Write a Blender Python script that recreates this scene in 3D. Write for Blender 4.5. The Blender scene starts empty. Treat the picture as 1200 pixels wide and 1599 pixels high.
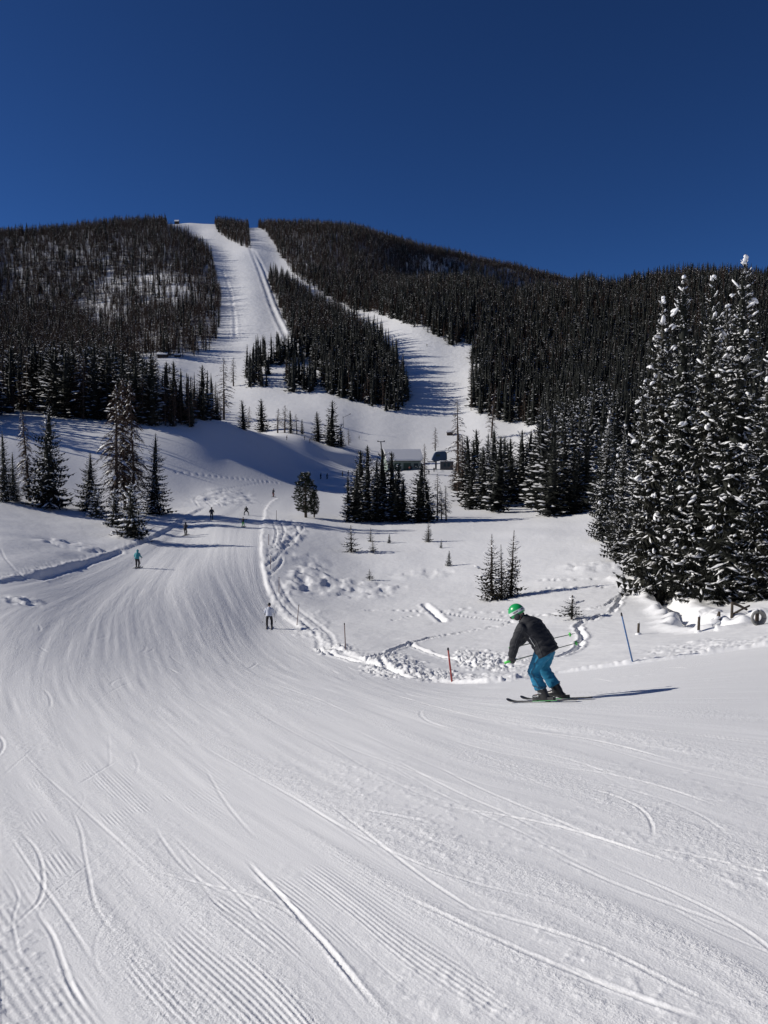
import bpy, math, random
import numpy as np
from mathutils import Vector, Matrix

scene = bpy.context.scene
R = math.radians
# ------------------------------------------------------------------ camera
F, CU, CV, EYE = 1208.0, 600.0, 799.5, 1.65      # focal length / centre in photo pixels, eye height
PITCH = -math.atan(99.5 / F)                      # horizon at row 700
cam_d = bpy.data.cameras.new('camera')
cam = bpy.data.objects.new('camera', cam_d)
scene.collection.objects.link(cam)
cam.location = (0, 0, EYE)
cam.rotation_euler = (math.pi / 2 + PITCH, 0, 0)
cam_d.sensor_fit = 'VERTICAL'
cam_d.sensor_height = 24.0
cam_d.lens = 24.0 * F / 1599.0
cam_d.clip_start = 0.05
cam_d.clip_end = 20000
scene.camera = cam
# ------------------------------------------------------------------ sky, sun, exposure
SUN_EL, SUN_AZ = R(27), R(-7)      # light travels to +x, a touch towards the camera
world = bpy.data.worlds.new('World')
scene.world = world
world.use_nodes = True
wn, wl = world.node_tree.nodes, world.node_tree.links
wn.clear()
sky = wn.new('ShaderNodeTexSky')
sky.sky_type = 'NISHITA'
sky.sun_disc = False
sky.sun_elevation = SUN_EL
sky.sun_rotation = R(-90) - SUN_AZ
sky.altitude = 2600
sky.air_density = 0.9
sky.dust_density = 0.0
sky.ozone_density = 10.0
bg = wn.new('ShaderNodeBackground')
bg.inputs['Strength'].default_value = 0.05
wo = wn.new('ShaderNodeOutputWorld')
gm_ = wn.new('ShaderNodeGamma')          # clear high-altitude air: deeper, more saturated blue
gm_.inputs['Gamma'].default_value = 1.2
wl.new(sky.outputs[0], gm_.inputs[0])
wl.new(gm_.outputs[0], bg.inputs[0])
wl.new(bg.outputs[0], wo.inputs[0])
sun_d = bpy.data.lights.new('sun', 'SUN')
sun_d.energy = 4.6
sun_d.angle = R(0.5)
sun_d.color = (1.0, 0.945, 0.86)
sun = bpy.data.objects.new('sun', sun_d)
scene.collection.objects.link(sun)
sdir = Vector((math.cos(SUN_EL) * math.cos(SUN_AZ), math.cos(SUN_EL) * math.sin(SUN_AZ), -math.sin(SUN_EL)))
sun.rotation_euler = sdir.to_track_quat('-Z', 'Y').to_euler()
sun.location = (-60, 0, 60)
vs = scene.view_settings
vs.view_transform = 'Standard'
vs.look = 'None'
vs.gamma = 1.0
vs.exposure = -0.2
vs.use_curve_mapping = False
scene.render.engine = 'CYCLES'
scene.cycles.use_denoising = True
scene.cycles.max_bounces = 6
scene.cycles.diffuse_bounces = 3
scene.cycles.transparent_max_bounces = 4

# ------------------------------------------------------------------ small helpers
col = scene.collection
rng = np.random.default_rng(7)

def ray(u, v):
    """world direction of a photo pixel"""
    xc, yc = (np.asarray(u, float) - CU) / F, (CV - np.asarray(v, float)) / F
    cp, sp = math.cos(PITCH), math.sin(PITCH)
    return xc, cp - sp * yc, sp + cp * yc

def at(u, v, Y):
    dx, dy, dz = ray(u, v)
    s = Y / dy
    return dx * s, dy * s, EYE + dz * s

def project(x, y, z):
    cp, sp = math.cos(PITCH), math.sin(PITCH)
    zz = z - EYE
    d = y * cp + zz * sp
    return CU + F * x / d, CV - F * (-y * sp + zz * cp) / d, d

def _hash(ix, iy, seed):
    h = (ix.astype(np.int64) * 374761393 + iy.astype(np.int64) * 668265263 + seed * 982451653) & 0x7fffffff
    h = ((h ^ (h >> 13)) * 1274126177) & 0x7fffffff
    h = ((h ^ (h >> 16)) * 2246822519) & 0x7fffffff
    return ((h ^ (h >> 15)) & 0xffffff) / float(0xffffff)

def noise(x, y, seed=0):
    """smooth value noise, -1..1"""
    x, y = np.asarray(x, float), np.asarray(y, float)
    ix, iy = np.floor(x), np.floor(y)
    fx, fy = x - ix, y - iy
    fx, fy = fx * fx * fx * (fx * (fx * 6 - 15) + 10), fy * fy * fy * (fy * (fy * 6 - 15) + 10)
    a, b = _hash(ix, iy, seed), _hash(ix + 1, iy, seed)
    c, d = _hash(ix, iy + 1, seed), _hash(ix + 1, iy + 1, seed)
    return ((a + (b - a) * fx) * (1 - fy) + (c + (d - c) * fx) * fy) * 2 - 1

def fbm(x, y, seed=0, octv=3):
    s, a, t = 0, 1.0, 0
    for i in range(octv):
        s = s + a * noise(x, y, seed + i * 17)
        t += a
        a *= 0.5
        x, y = x * 2.03 + 11.3, y * 2.03 - 7.7
    return s / t

def sstep(a, b, x):
    t = np.clip((x - a) / (b - a), 0, 1)
    return t * t * (3 - 2 * t)

def set_props(o, label=None, cat=None, group=None, kind=None):
    if label: o['label'] = label
    if cat: o['category'] = cat
    if group: o['group'] = group
    if kind: o['kind'] = kind
    return o

def mesh_obj(name, verts, faces, mats, parent=None, smooth=False, mat_idx=None):
    me = bpy.data.meshes.new(name)
    me.from_pydata([tuple(map(float, v)) for v in verts], [], faces)
    for m in (mats if isinstance(mats, (list, tuple)) else [mats]):
        me.materials.append(m)
    if mat_idx is not None:
        me.polygons.foreach_set('material_index', mat_idx)
    if smooth:
        me.polygons.foreach_set('use_smooth', [True] * len(me.polygons))
    me.update()
    o = bpy.data.objects.new(name, me)
    col.objects.link(o)
    if parent: o.parent = parent
    return o

def empty(name, loc=(0, 0, 0), rz=0.0, scale=None):
    o = bpy.data.objects.new(name, None)
    o.empty_display_size = 0.2
    o.location = [float(c) for c in loc]
    o.rotation_euler = (0, 0, rz)
    if scale is not None: o.scale = (scale,) * 3 if np.isscalar(scale) else scale
    col.objects.link(o)
    return o

# ------------------------------------------------------------------ materials
def new_mat(name):
    m = bpy.data.materials.new(name)
    m.use_nodes = True
    nt = m.node_tree
    return m, nt, nt.nodes['Principled BSDF']

def plain_mat(name, colr, rough=0.6, vary=0.25, scale=6.0, bump=0.0, metal=0.0):
    m, nt, b = new_mat(name)
    n = nt.nodes.new('ShaderNodeTexNoise')
    n.inputs['Scale'].default_value = scale
    n.inputs['Detail'].default_value = 4
    tc = nt.nodes.new('ShaderNodeTexCoord')
    nt.links.new(tc.outputs['Object'], n.inputs['Vector'])
    mix = nt.nodes.new('ShaderNodeMix')
    mix.data_type = 'RGBA'
    mix.inputs[6].default_value = (*[c * (1 - vary) for c in colr], 1)
    mix.inputs[7].default_value = (*[min(1, c * (1 + vary)) for c in colr], 1)
    nt.links.new(n.outputs['Fac'], mix.inputs[0])
    nt.links.new(mix.outputs[2], b.inputs['Base Color'])
    b.inputs['Roughness'].default_value = rough
    b.inputs['Metallic'].default_value = metal
    if bump:
        bp = nt.nodes.new('ShaderNodeBump')
        bp.inputs['Strength'].default_value = 0.6
        bp.inputs['Distance'].default_value = bump
        nt.links.new(n.outputs['Fac'], bp.inputs['Height'])
        nt.links.new(bp.outputs[0], b.inputs['Normal'])
    return m
# ------------------------------------------------------------------ terrain: control points -> height field
# (u, v, Y): a photo pixel and how far away (metres ahead) the ground seen there lies
CP = [
 # near piste
 (865,1097,12),(1060,1072,12.4),(600,1122,12),(300,1142,12.5),(0,1164,12.5),(1200,1056,12.8),
 (1200,1008,22),(1000,1036,23),(870,1053,23.5),(706,1063,27),(540,1015,42),(465,976,55),(436,925,68),
 (620,1064,25.5),(600,1068,22),(300,1080,21),(0,1100,18),(300,1000,41),(0,1000,29),(300,900,68),(120,930,52),(0,940,41),
 (421,980,55),(215,887,73),(0,905,50),(-200,905,50),
 # valley floor in front of the lift
 (290,836,103),(331,811,114),(380,823,110),(410,850,92),(427,776,165),(505,748,230),(540,742,250),(630,735,300),(480,806,125),
 (345,795,128),
 # snow meadow
 (680,957,60),(775,937,64),(893,967,50),(997,992,40),(1091,988,37),(988,1033,24),(577,906,80),(550,862,98),(701,884,86),
 (560,815,123),(700,812,124),(850,812,116),(620,806,132),(760,800,140),(940,822,102),(950,880,74),(1000,930,56),(1060,960,45),
 (1180,975,36),(1140,950,45),(1030,912,62),(1200,935,46),
 # valley behind the meadow
 (560,800,150),(700,795,160),(700,760,215),(600,765,205),(720,735,300),(840,790,165),(800,690,360),(840,690,345),
 # left meadow and left hillside
 (75,792,112),(205,838,93),(242,803,119),(0,850,66),(0,770,116),(150,760,140),(300,770,150),
 (200,700,175),(350,720,195),(420,730,210),(0,700,150),(0,645,215),(100,650,212),(200,655,212),(300,655,225),(350,655,255),(410,675,280),(470,681,305),(540,699,330),(450,715,250),(520,722,285),
 (-200,632,225),(-200,760,105),
 # behind the spur it dips, then the lower snow fields
 (300,680,310),(400,688,345),(500,690,355),(400,655,390),(450,640,405),(530,650,395),(560,692,365),(400,615,440),(500,610,440),(300,600,470),(250,580,480),
 # left piste
 (350,545,560),(270,560,520),(400,500,660),(430,500,660),(370,440,840),(380,400,980),(310,372,1150),(300,352,1300),
 # left flank
 (0,620,420),(100,610,430),(0,540,640),(150,540,600),(250,500,680),(0,460,880),(150,430,900),(250,420,900),(0,371,1230),(100,366,1260),(200,355,1290),(-200,390,1200),(-200,540,640),
 # upper right piste and middle wood
 (395,362,1180),(430,400,980),(470,435,830),(500,455,760),(560,480,660),(620,505,580),(690,548,510),(660,600,455),(650,650,412),(640,692,372),
 (720,600,455),(720,660,405),(600,640,415),(560,620,435),(500,560,520),(460,500,640),
 # summit ridge and its right shoulder
 (350,352,1310),(430,353,1330),(500,356,1370),(560,364,1400),(620,382,1420),(700,400,1450),(800,424,1480),(900,446,1500),
 (600,430,900),(700,463,820),(760,480,800),(830,491,790),(885,488,785),(760,500,660),(850,540,540),(760,590,450),(900,590,450),(780,650,400),(900,650,340),
 (940,468,790),(1000,455,790),(1060,449,790),(1200,460,780),(1400,455,780),(1000,560,480),(1100,600,380),(1200,560,420),(1200,700,150),(1100,720,150),(1000,720,200),(920,730,220),(1400,700,150),(1400,560,420),
]
CW = [  # world points (x, y, z)
 (0,0.5,-0.1),(1,0,0.08),(-1,0,-0.08),(0,3,-0.6),(2,3,-0.43),(-2,3,-0.77),(4,4,-0.46),(-4,4,-1.12),
 (0,7,-1.42),(9,5,-0.3),(-9,5,-1.75),(20,10,-0.6),(-20,12,-4.4),(35,15,1.5),(-45,20,-4.0),(100,50,14),(-120,50,0),(-300,150,20),(300,150,70),(-800,400,120),(900,400,200),
 (0,-3,0.45),(3,-3,0.6),(-3,-3,0.25),(0,-20,2.5),(15,-15,3.5),(-15,-15,0.5),(0,-100,10),(80,-80,16),(-80,-80,4),(600,-600,80),(-600,-600,40),(0,-900,60),
]
for (u, Y, z_) in [(700,1060,135),(760,1050,105),(830,1040,90),(885,1040,85),(940,1040,85),(1000,1500,250),(1100,1500,235),(1200,1500,225)]:
    dx_, dy_, dz_ = ray(u, 470)
    CW.append((dx_ / dy_ * Y, Y, z_))
# far side of the ridges
for (u, v, Y, dz) in [(-200,390,1200,-60),(0,371,1230,-60),(100,366,1260,-60),(200,355,1290,-60),(300,352,1300,-50),(350,352,1310,-60),(430,353,1330,-60),(500,356,1370,-60),(560,364,1400,-60),
                      (620,382,1420,-60),(700,400,1450,-60),(800,424,1480,-60),(900,446,1500,-60),(1000,455,800,-45),(1060,452,790,-45),(1200,462,780,-45),(1400,455,780,-45)]:
    x, y, z = at(u, v, Y)
    k = 1 + 160 / Y
    CW.append((x * k, y * k, z + dz))
    if Y > 1000:
        k = 1 + 900 / Y
        CW.append((x * k, y * k, z + dz * 4))
for u in (1000, 1200, 1400):
    x, y, z = at(u, 460, 780)
    CW.append((x * 2, y * 2, 40)); CW.append((x * 3, y * 3, 20))
pts = [at(*c) for c in CP] + CW
pts = np.array([[float(a) for a in p] for p in pts])
KT = 4.0
def th_lr(x, y):
    return np.arctan2(x, y) * KT, np.log(np.maximum(np.hypot(x, y), 0.4))
def tps_fit(px, py, val, lam=1e-4):
    n = len(px)
    d2 = (px[:, None] - px[None]) ** 2 + (py[:, None] - py[None]) ** 2
    K = 0.5 * d2 * np.log(d2 + 1e-12)
    A = np.zeros((n + 3, n + 3))
    A[:n, :n] = K + np.diag(np.broadcast_to(lam, n))
    P = np.stack([np.ones(n), px, py], 1)
    A[:n, n:] = P
    A[n:, :n] = P.T
    sol = np.linalg.solve(A, np.concatenate([val, np.zeros(3)]))
    return px, py, sol
def tps_eval(fit, x, y):
    px, py, w = fit
    sh = np.shape(x)
    x, y = np.ravel(x), np.ravel(y)
    out = np.empty(len(x))
    n = len(px)
    for i in range(0, len(x), 40000):
        a, b = x[i:i + 40000], y[i:i + 40000]
        d2 = (a[:, None] - px) ** 2 + (b[:, None] - py) ** 2
        out[i:i + 40000] = (0.5 * d2 * np.log(d2 + 1e-12)) @ w[:n] + w[n] + w[n + 1] * a + w[n + 2] * b
    return out.reshape(sh)
tx, ty = th_lr(pts[:, 0], pts[:, 1])
rad = np.hypot(pts[:, 0], pts[:, 1])
lam = np.interp(rad, [1, 10, 40, 80, 300, 600, 900, 1200], [0.06, 0.06, 0.04, 0.008, 0.008, 0.02, 0.02, 0.004])
for k, c in enumerate(CP):
    if 440 < c[1] < 495 and 750 < c[2] < 850 and c[0] >= 700: lam[k] = 0.0008
lam[:6] = 0.012
terr_fit = tps_fit(tx, ty, pts[:, 2] / np.maximum(rad, 0.4), lam)

# polar grid: dense inside the view, coarse elsewhere
tan_in = np.linspace(-0.53, 0.53, 640)
th_in = np.arctan(tan_in)
th_side = np.linspace(th_in[-1], R(62), 24)[1:]
th_back = np.linspace(R(62), math.pi, 26)[1:]
TH = np.concatenate([-th_back[::-1], -th_side[::-1], th_in, th_side, th_back])
def rows():
    r = [0.5, 0.9, 1.3, 1.6, 1.9]
    cur = 2.1
    while cur < 2600:
        r.append(cur)
        # ground below eye by h(r): step chosen for ~1 px of the 768 px render on the flats, finer than 1.5% of r beyond
        h = 1.65 + 0.2 * min(cur, 55)
        px = 1.15 / 773 * cur * cur / h
        if cur < 95: st = px
        elif cur < 140: st = 0.9
        else: st = 0.0068 * cur
        if cur > 1600: st = 0.05 * cur
        cur += min(st, 0.022 * cur) if cur < 30 else st
    return np.array(r)
RR = rows()
LRR = np.log(RR)
GT, GR = np.meshgrid(TH, RR)                       # rows x cols
GX, GY = GR * np.sin(GT), GR * np.cos(GT)
# evaluate smooth terrain on a coarser grid, then bilinear up
ci = np.unique(np.concatenate([np.arange(0, len(TH), 3), [len(TH) - 1]]))
g = tps_eval(terr_fit, GT[:, ci] * KT, np.log(GR[:, ci]))
gfull = np.empty_like(GT)
for i in range(len(RR)):
    gfull[i] = np.interp(TH, TH[ci], g[i])
def col_smooth(A, n, it=2):
    for _ in range(it):
        P_ = np.pad(A, ((0, 0), (n, n)), mode='edge')
        C_ = np.cumsum(np.pad(P_, ((0, 0), (1, 0))), 1)
        A = (C_[:, 2 * n + 1:] - C_[:, :-2 * n - 1]) / (2 * n + 1)
    return A
inv_ = (np.abs(TH) < 0.478)
gs_ = col_smooth(gfull, 3)
gfull[:, inv_] = gs_[:, inv_]
# close the ring behind the camera
wb = sstep(R(115), R(180), np.abs(GT))
gm = 0.5 * (gfull[:, :1] + gfull[:, -1:])
gfull = gfull * (1 - wb) + np.clip(gm, -0.2, 0.2) * wb
GZ = gfull * GR
# ridge heights: scale the mountain so that its skyline stands where it should for every bearing
CREST = [(-400,392),(-200,385),(0,371),(100,366),(200,354),(260,352),(300,350),(335,351),(385,355),(430,354),(500,355),(560,363),(620,381),(700,399),(800,422),(900,448),(930,464),(950,466),(1000,453),(1060,445),(1120,444),(1200,452),(1400,455),(1700,455)]
cu_ = np.array([c[0] for c in CREST], float)
want = np.array([float(np.divide(ray(c[0], c[1])[2], np.hypot(ray(c[0], c[1])[0], ray(c[0], c[1])[1]))) for c in CREST])
cth = np.arctan((cu_ - CU) / F / math.cos(PITCH))
el = (GZ - EYE) / GR
el[GR < 350] = -1
fac = np.interp(TH, cth, want) / np.maximum(el.max(0), 0.02)
fac = np.convolve(np.pad(fac, 6, mode='edge'), np.ones(13) / 13, 'valid')
fac = np.where(np.abs(TH) < R(45), fac, 1.0)
wk = sstep(np.log(380), np.log(780), np.log(GR))
GZ = GZ * (1 + (fac[None, :] - 1) * wk)
# round the valley/ridge shapes a little with natural unevenness
GZ += 2.2 * fbm(GX / 90, GY / 90, 3, 3) * sstep(250, 500, GR) + 3.0 * fbm(GX / 240, GY / 240, 5, 2) * sstep(500, 900, GR) * (1 - 0.8 * sstep(1000, 1200, GR))

def ground(x, y):
    """height of the terrain sheet at x, y (bilinear on the polar grid)"""
    x, y = np.asarray(x, float), np.asarray(y, float)
    th, r = np.arctan2(x, y), np.clip(np.hypot(x, y), RR[0], RR[-1] - 1e-3)
    j = np.clip(np.searchsorted(TH, th) - 1, 0, len(TH) - 2)
    i = np.clip(np.searchsorted(RR, r) - 1, 0, len(RR) - 2)
    a, b = (th - TH[j]) / (TH[j + 1] - TH[j]), (r - RR[i]) / (RR[i + 1] - RR[i])
    return (GZ[i, j] * (1 - a) + GZ[i, j + 1] * a) * (1 - b) + (GZ[i + 1, j] * (1 - a) + GZ[i + 1, j + 1] * a) * b

def hit(u, v, rmin=1.5, rmax=2000):
    """first ground point beyond rmin seen along the photo pixel"""
    dx, dy, dz = ray(u, v)
    s = np.exp(np.linspace(math.log(rmin), math.log(rmax), 3000))
    h = EYE + dz * s - ground(dx * s, dy * s)
    k = np.nonzero((h[:-1] > 0) & (h[1:] <= 0))[0]
    if len(k) == 0:
        k = [int(np.argmin(np.abs(h)))]
        ss = s[k[0]]
    else:
        i = k[0]
        ss = s[i] + (s[i + 1] - s[i]) * h[i] / (h[i] - h[i + 1])
    x, y = float(dx * ss), float(dy * ss)
    return x, y, float(ground(x, y))
# ------------------------------------------------------------------ snow surface: edges, tracks, trails, lumps
def ground_poly(px, rmin=1.5):
    return np.array([hit(u, v, rmin)[:2] for u, v in px])
def densify(p, step):
    out = [p[0]]
    for a, b in zip(p[:-1], p[1:]):
        n = max(1, int(np.linalg.norm(b - a) / step))
        out += [a + (b - a) * k / n for k in range(1, n + 1)]
    return np.array(out)
def spline(p, n=8):
    """Catmull-Rom through the points"""
    p = np.asarray(p, float)
    q = np.vstack([2 * p[0] - p[1], p, 2 * p[-1] - p[-2]])
    out = []
    for i in range(1, len(q) - 2):
        for t in np.linspace(0, 1, n, endpoint=False):
            a, b_, c, d = q[i - 1], q[i], q[i + 1], q[i + 2]
            out.append(0.5 * (2 * b_ + (c - a) * t + (2 * a - 5 * b_ + 4 * c - d) * t * t + (3 * b_ - 3 * c + d - a) * t ** 3))
    out.append(q[-2])
    return np.array(out)
def poly_dist(line, reach):
    """grid points within reach of a polyline: (flat indices, distance, arc length, signed side)"""
    lo, hi = line.min(0) - reach, line.max(0) + reach
    I = np.nonzero(((GX > lo[0]) & (GX < hi[0]) & (GY > lo[1]) & (GY < hi[1])).ravel())[0]
    X, Y = GX.ravel()[I], GY.ravel()[I]
    best = np.full(len(I), 1e9); S = np.zeros(len(I)); side = np.ones(len(I))
    s0 = 0.0
    for a, b_ in zip(line[:-1], line[1:]):
        d = b_ - a
        L = np.hypot(*d)
        if L < 1e-6: continue
        k = np.nonzero((X > min(a[0], b_[0]) - reach) & (X < max(a[0], b_[0]) + reach) & (Y > min(a[1], b_[1]) - reach) & (Y < max(a[1], b_[1]) + reach))[0]
        if len(k):
            t = np.clip(((X[k] - a[0]) * d[0] + (Y[k] - a[1]) * d[1]) / L ** 2, 0, 1)
            ex, ey = X[k] - a[0] - t * d[0], Y[k] - a[1] - t * d[1]
            dd = np.hypot(ex, ey)
            m_ = dd < best[k]
            kk = k[m_]
            best[kk] = dd[m_]
            S[kk] = s0 + t[m_] * L
            side[kk] = np.sign(d[0] * ey[m_] - d[1] * ex[m_])
        s0 += L
    m_ = best < reach
    return I[m_], best[m_], S[m_], side[m_]

# flow lines of the piste (photo pixels), right edge first; psi counts them
FLOW = [
 [(1500,985),(1200,1008),(1000,1036),(870,1053),(750,1068),(640,1056),(560,1031),(480,990),(432,950),(412,900),(408,850),(412,812),(432,778),(520,748)],
 [(1500,1110),(1200,1112),(900,1102),(700,1090),(550,1042),(450,988),(395,920),(382,850),(392,812),(418,778)],
 [(1500,1300),(1200,1230),(900,1160),(700,1120),(500,1060),(380,960),(345,880),(355,822)],
 [(1500,1560),(1200,1420),(900,1290),(600,1190),(400,1090),(300,980),(280,900),(325,822)],
 [(1100,1590),(800,1440),(500,1280),(300,1150),(200,1020),(215,920),(295,830)],
 [(600,1590),(450,1440),(250,1290),(120,1150),(80,1020),(150,930),(265,842)],
 [(200,1590),(100,1450),(0,1300),(-100,1100),(-60,1000),(60,930),(235,848)],
 [(-1500,1400),(-1000,1200),(-450,1000),(-180,940),(0,910),(100,890),(170,868),(232,843),(280,815),(312,797)],
]
fx, fy, fv = [], [], []
flow_lines = []
for k, pl in enumerate(FLOW):
    w_ = spline(ground_poly(pl), 4)
    flow_lines.append(w_)
    fx += list(w_[:, 0]); fy += list(w_[:, 1]); fv += [float(k)] * len(w_)
fa, fb = th_lr(np.array(fx), np.array(fy))
psi_fit = tps_fit(fa, fb, np.array(fv), 2e-3)
PSI = np.zeros_like(GX)
front = (np.abs(TH) < R(61))
near = RR < 240
cj = np.nonzero(front)[0][::5]
sub = tps_eval(psi_fit, GT[np.ix_(near, cj)] * KT, np.log(GR[np.ix_(near, cj)]))
for n_, i in enumerate(np.nonzero(near)[0]):
    PSI[i] = np.interp(TH, TH[cj], sub[n_])
ps_ = col_smooth(PSI, 4)
PSI[:, inv_] = ps_[:, inv_]
PSI = np.clip(PSI, -2.5, 9)
QQ = GY - GX

def add(I, dz):
    GZ.ravel()[I] += dz

PISTE = (sstep(-0.05, 0.03, PSI) * (1 - sstep(6.97, 7.05, PSI))) * (1 - sstep(140, 175, GR)) * (np.abs(GT) < R(75))
PISTE = np.where(GR < 3, np.maximum(PISTE, (np.abs(GT) < R(170))), PISTE)
near_m = sstep(160, 90, GR) if False else 1 - sstep(90, 170, GR)
# long lumps along the skied tracks, big to small
# (streak width follows the distance between flow lines so that it stays even in metres)
dR, dT = np.gradient(PSI, RR, axis=0), np.gradient(PSI, TH, axis=1) / GR
gpsi = np.clip(np.hypot(dR, dT), 0.02, 3.0)
def streaks(lam_, along, seed):
    lev = np.clip(np.log2(1 / (lam_ * gpsi)), 0, 9.99)
    out_ = np.zeros_like(GX)
    for k in range(0, 11):
        w_ = np.maximum(0, 1 - np.abs(lev - k))
        m_ = (w_ > 0) & (PISTE > 0.01) & (GR < 170)
        if m_.any():
            out_[m_] += w_[m_] * noise(PSI[m_] * 2.0 ** k, QQ[m_] * along[m_], seed + k)
    return out_
pm = 0.5 + 0.5 * noise(GX * 0.45, GY * 0.45, 51)
hz = (0.0022 + 0.0016 * sstep(4, 9, GR)) * streaks(0.07 + 0.004 * GR, 0.9 / (0.6 + 0.05 * GR), 600) * (0.3 + 0.9 * pm) + 0.0042 * streaks(0.22 + 0.012 * GR, 0.5 / (0.6 + 0.05 * GR), 620) * (1.1 - 0.7 * pm) + 0.010 * streaks(0.9 + 0.03 * GR, 0.3 / (0.6 + 0.05 * GR), 640)
farboost = 1 + 2.5 * sstep(8, 40, GR) + 3.5 * sstep(35, 70, GR)
GZ += hz * PISTE * near_m * farboost
# soft swells on untouched snow
OFF = (1 - PISTE) * near_m
GZ += (0.16 * fbm(GX / 6.5, GY / 6.5, 61, 2) + 0.025 * fbm(GX / 1.3, GY / 1.3, 67, 2)) * OFF * sstep(6, 25, GR)

# piste edges: untouched snow stands higher, ragged lip
for line, hgt, seed in ((flow_lines[0], 0.09, 71), (flow_lines[-1], 0.14, 73)):
    I, d, s, side = poly_dist(line, 5.0)
    out = side if line is flow_lines[0] else -side
    X, Y = GX.ravel()[I], GY.ravel()[I]
    off = d * out * (1 if True else 0) + 0.22 * fbm(X * 0.9, Y * 0.9, seed, 3)
    # which side is outside: the one away from the piste centre
    outside = (PSI.ravel()[I] < 0) if seed == 71 else (PSI.ravel()[I] > 7)
    sd = np.where(outside, d, -d) + 0.22 * fbm(X * 0.9, Y * 0.9, seed, 3)
    prof = hgt * sstep(-0.15, 0.25, sd) * (1 - sstep(2.0, 5.0, sd))
    lip = (0.05 if seed == 71 else 0.08) * np.exp(-((sd - 0.35) / 0.3) ** 2) * (0.6 + 0.7 * noise(s * 1.2, d * 2, seed + 1))
    crud = sstep(-0.1, 0.3, sd) * (1 - sstep(0.6, 1.7, sd)) * 0.06 * (np.abs(fbm(X * 4.5, Y * 4.5, seed + 3, 3)) * 2 - 0.3)
    add(I, (prof + lip + crud) * (GR.ravel()[I] < 165) * sstep(9, 16, GR.ravel()[I]))

def trench(px, width, depth, step=None, rim=0.35, wob=0.0, seed=1, reach=None, rmin=2.0, smooth=True, world=None, taper=False):
    """a track pressed into the snow along photo pixels; step = footprint spacing"""
    w_ = world if world is not None else (spline(ground_poly(px, rmin), 6) if smooth else ground_poly(px, rmin))
    reach = reach or width * 3 + wob
    I, d, s, side = poly_dist(w_, reach)
    if len(I) == 0: return
    X, Y = GX.ravel()[I], GY.ravel()[I]
    dd = np.abs(d * side + wob * noise(s * 0.8, s * 0 + seed, seed))
    m_ = 1.0
    if step:
        m_ = 0.72 + 0.22 * np.cos(2 * math.pi * s / step + 2.5 * noise(s / step * 0.6, s * 0, seed)) + 0.4 * noise(X * 3, Y * 3, seed)
    jag = 1 + 0.35 * fbm(X / width * 0.7, Y / width * 0.7, seed + 5, 2)
    if world is not None or step is None:      # fade in and out at the ends
        Lt = s.max() if len(s) else 1
        m_ = m_ * sstep(0, 0.25 * Lt, s) * (1 - sstep(0.75 * Lt, Lt, s)) if taper else m_
    body = -depth * np.exp(-(dd / (width * 0.6 * jag)) ** 4) * m_
    rm = depth * rim * np.exp(-((dd - width * 1.05) / (width * 0.4)) ** 2) * (0.6 + 0.8 * np.maximum(0, noise(X / width, Y / width, seed + 9)))
    if taper: rm = rm * m_
    add(I, body + rm)
def lumps(cu, cv, ru, rv, size, amp, seed, thr=-0.15, rough=0.0):
    """rounded snow humps or broken clods inside an ellipse of the photo"""
    x, y, z = hit(cu, cv)
    Y = y
    rx = ru / F * Y
    x2, y2, _ = hit(cu, cv - rv); x3, y3, _ = hit(cu, cv + rv)
    ry = abs(y2 - y3) / 2
    I = np.nonzero(((np.abs(GX - x) < rx * 1.3) & (np.abs(GY - (y2 + y3) / 2) < ry * 1.3)).ravel())[0]
    X, Yg = GX.ravel()[I], GY.ravel()[I]
    e = np.hypot((X - x) / rx, (Yg - (y2 + y3) / 2) / ry) + 0.25 * noise(X / size / 2, Yg / size / 2, seed + 2)
    m_ = 1 - sstep(0.65, 1.1, e)
    n_ = fbm(X / size, Yg / size, seed, 2)
    h = np.where(n_ > thr, np.sqrt(np.maximum(n_ - thr, 0)), -0.55 * np.sqrt(np.maximum(thr - n_, 0)))
    if rough: h = h + rough * fbm(X / size * 3, Yg / size * 3, seed + 4, 2)
    add(I, amp * h * m_)

# lumpy hummocks on the meadow, broken snow at the piste corner
lumps(480, 905, 40, 22, 1.3, 0.42, 101)
lumps(560, 920, 75, 16, 0.9, 0.20, 103)
lumps(655, 897, 50, 8, 1.0, 0.2, 105)
lumps(935, 886, 55, 11, 1.0, 0.22, 107)
lumps(118, 853, 55, 6, 1.5, 0.35, 109)
lumps(470, 872, 45, 10, 1.2, 0.16, 111)
lumps(450, 840, 22, 26, 0.8, 0.20, 113)
lumps(355, 778, 50, 14, 1.6, 0.24, 115)
lumps(615, 1040, 55, 20, 0.24, 0.10, 117, rough=0.9)
lumps(520, 1014, 32, 8, 0.24, 0.12, 119, rough=0.9)
lumps(760, 1032, 60, 20, 0.25, 0.12, 121, rough=0.9)
lumps(690, 1056, 55, 10, 0.22, 0.09, 123, rough=0.9)
lumps(800, 1058, 60, 8, 0.3, 0.08, 125, rough=0.5)
lumps(440, 935, 12, 30, 0.4, 0.08, 127, rough=0.4)
# lift track and fence line up the long piste
for pl, w__, dp in (([(397,392),(412,420),(428,460),(446,500),(463,536)], 3.0, 0.5), ([(391,388),(404,420),(418,460),(434,500),(450,532)], 3.0, 0.5), ([(347,420),(360,455),(366,490),(368,525)], 2.0, 0.45)):
    trench(pl, w__, dp, seed=271, rmin=450, rim=0.6)
lumps(485, 975, 30, 24, 0.35, 0.05, 129, rough=0.5)
lumps(1090, 1008, 90, 9, 0.3, 0.06, 131, rough=0.5)
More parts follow.
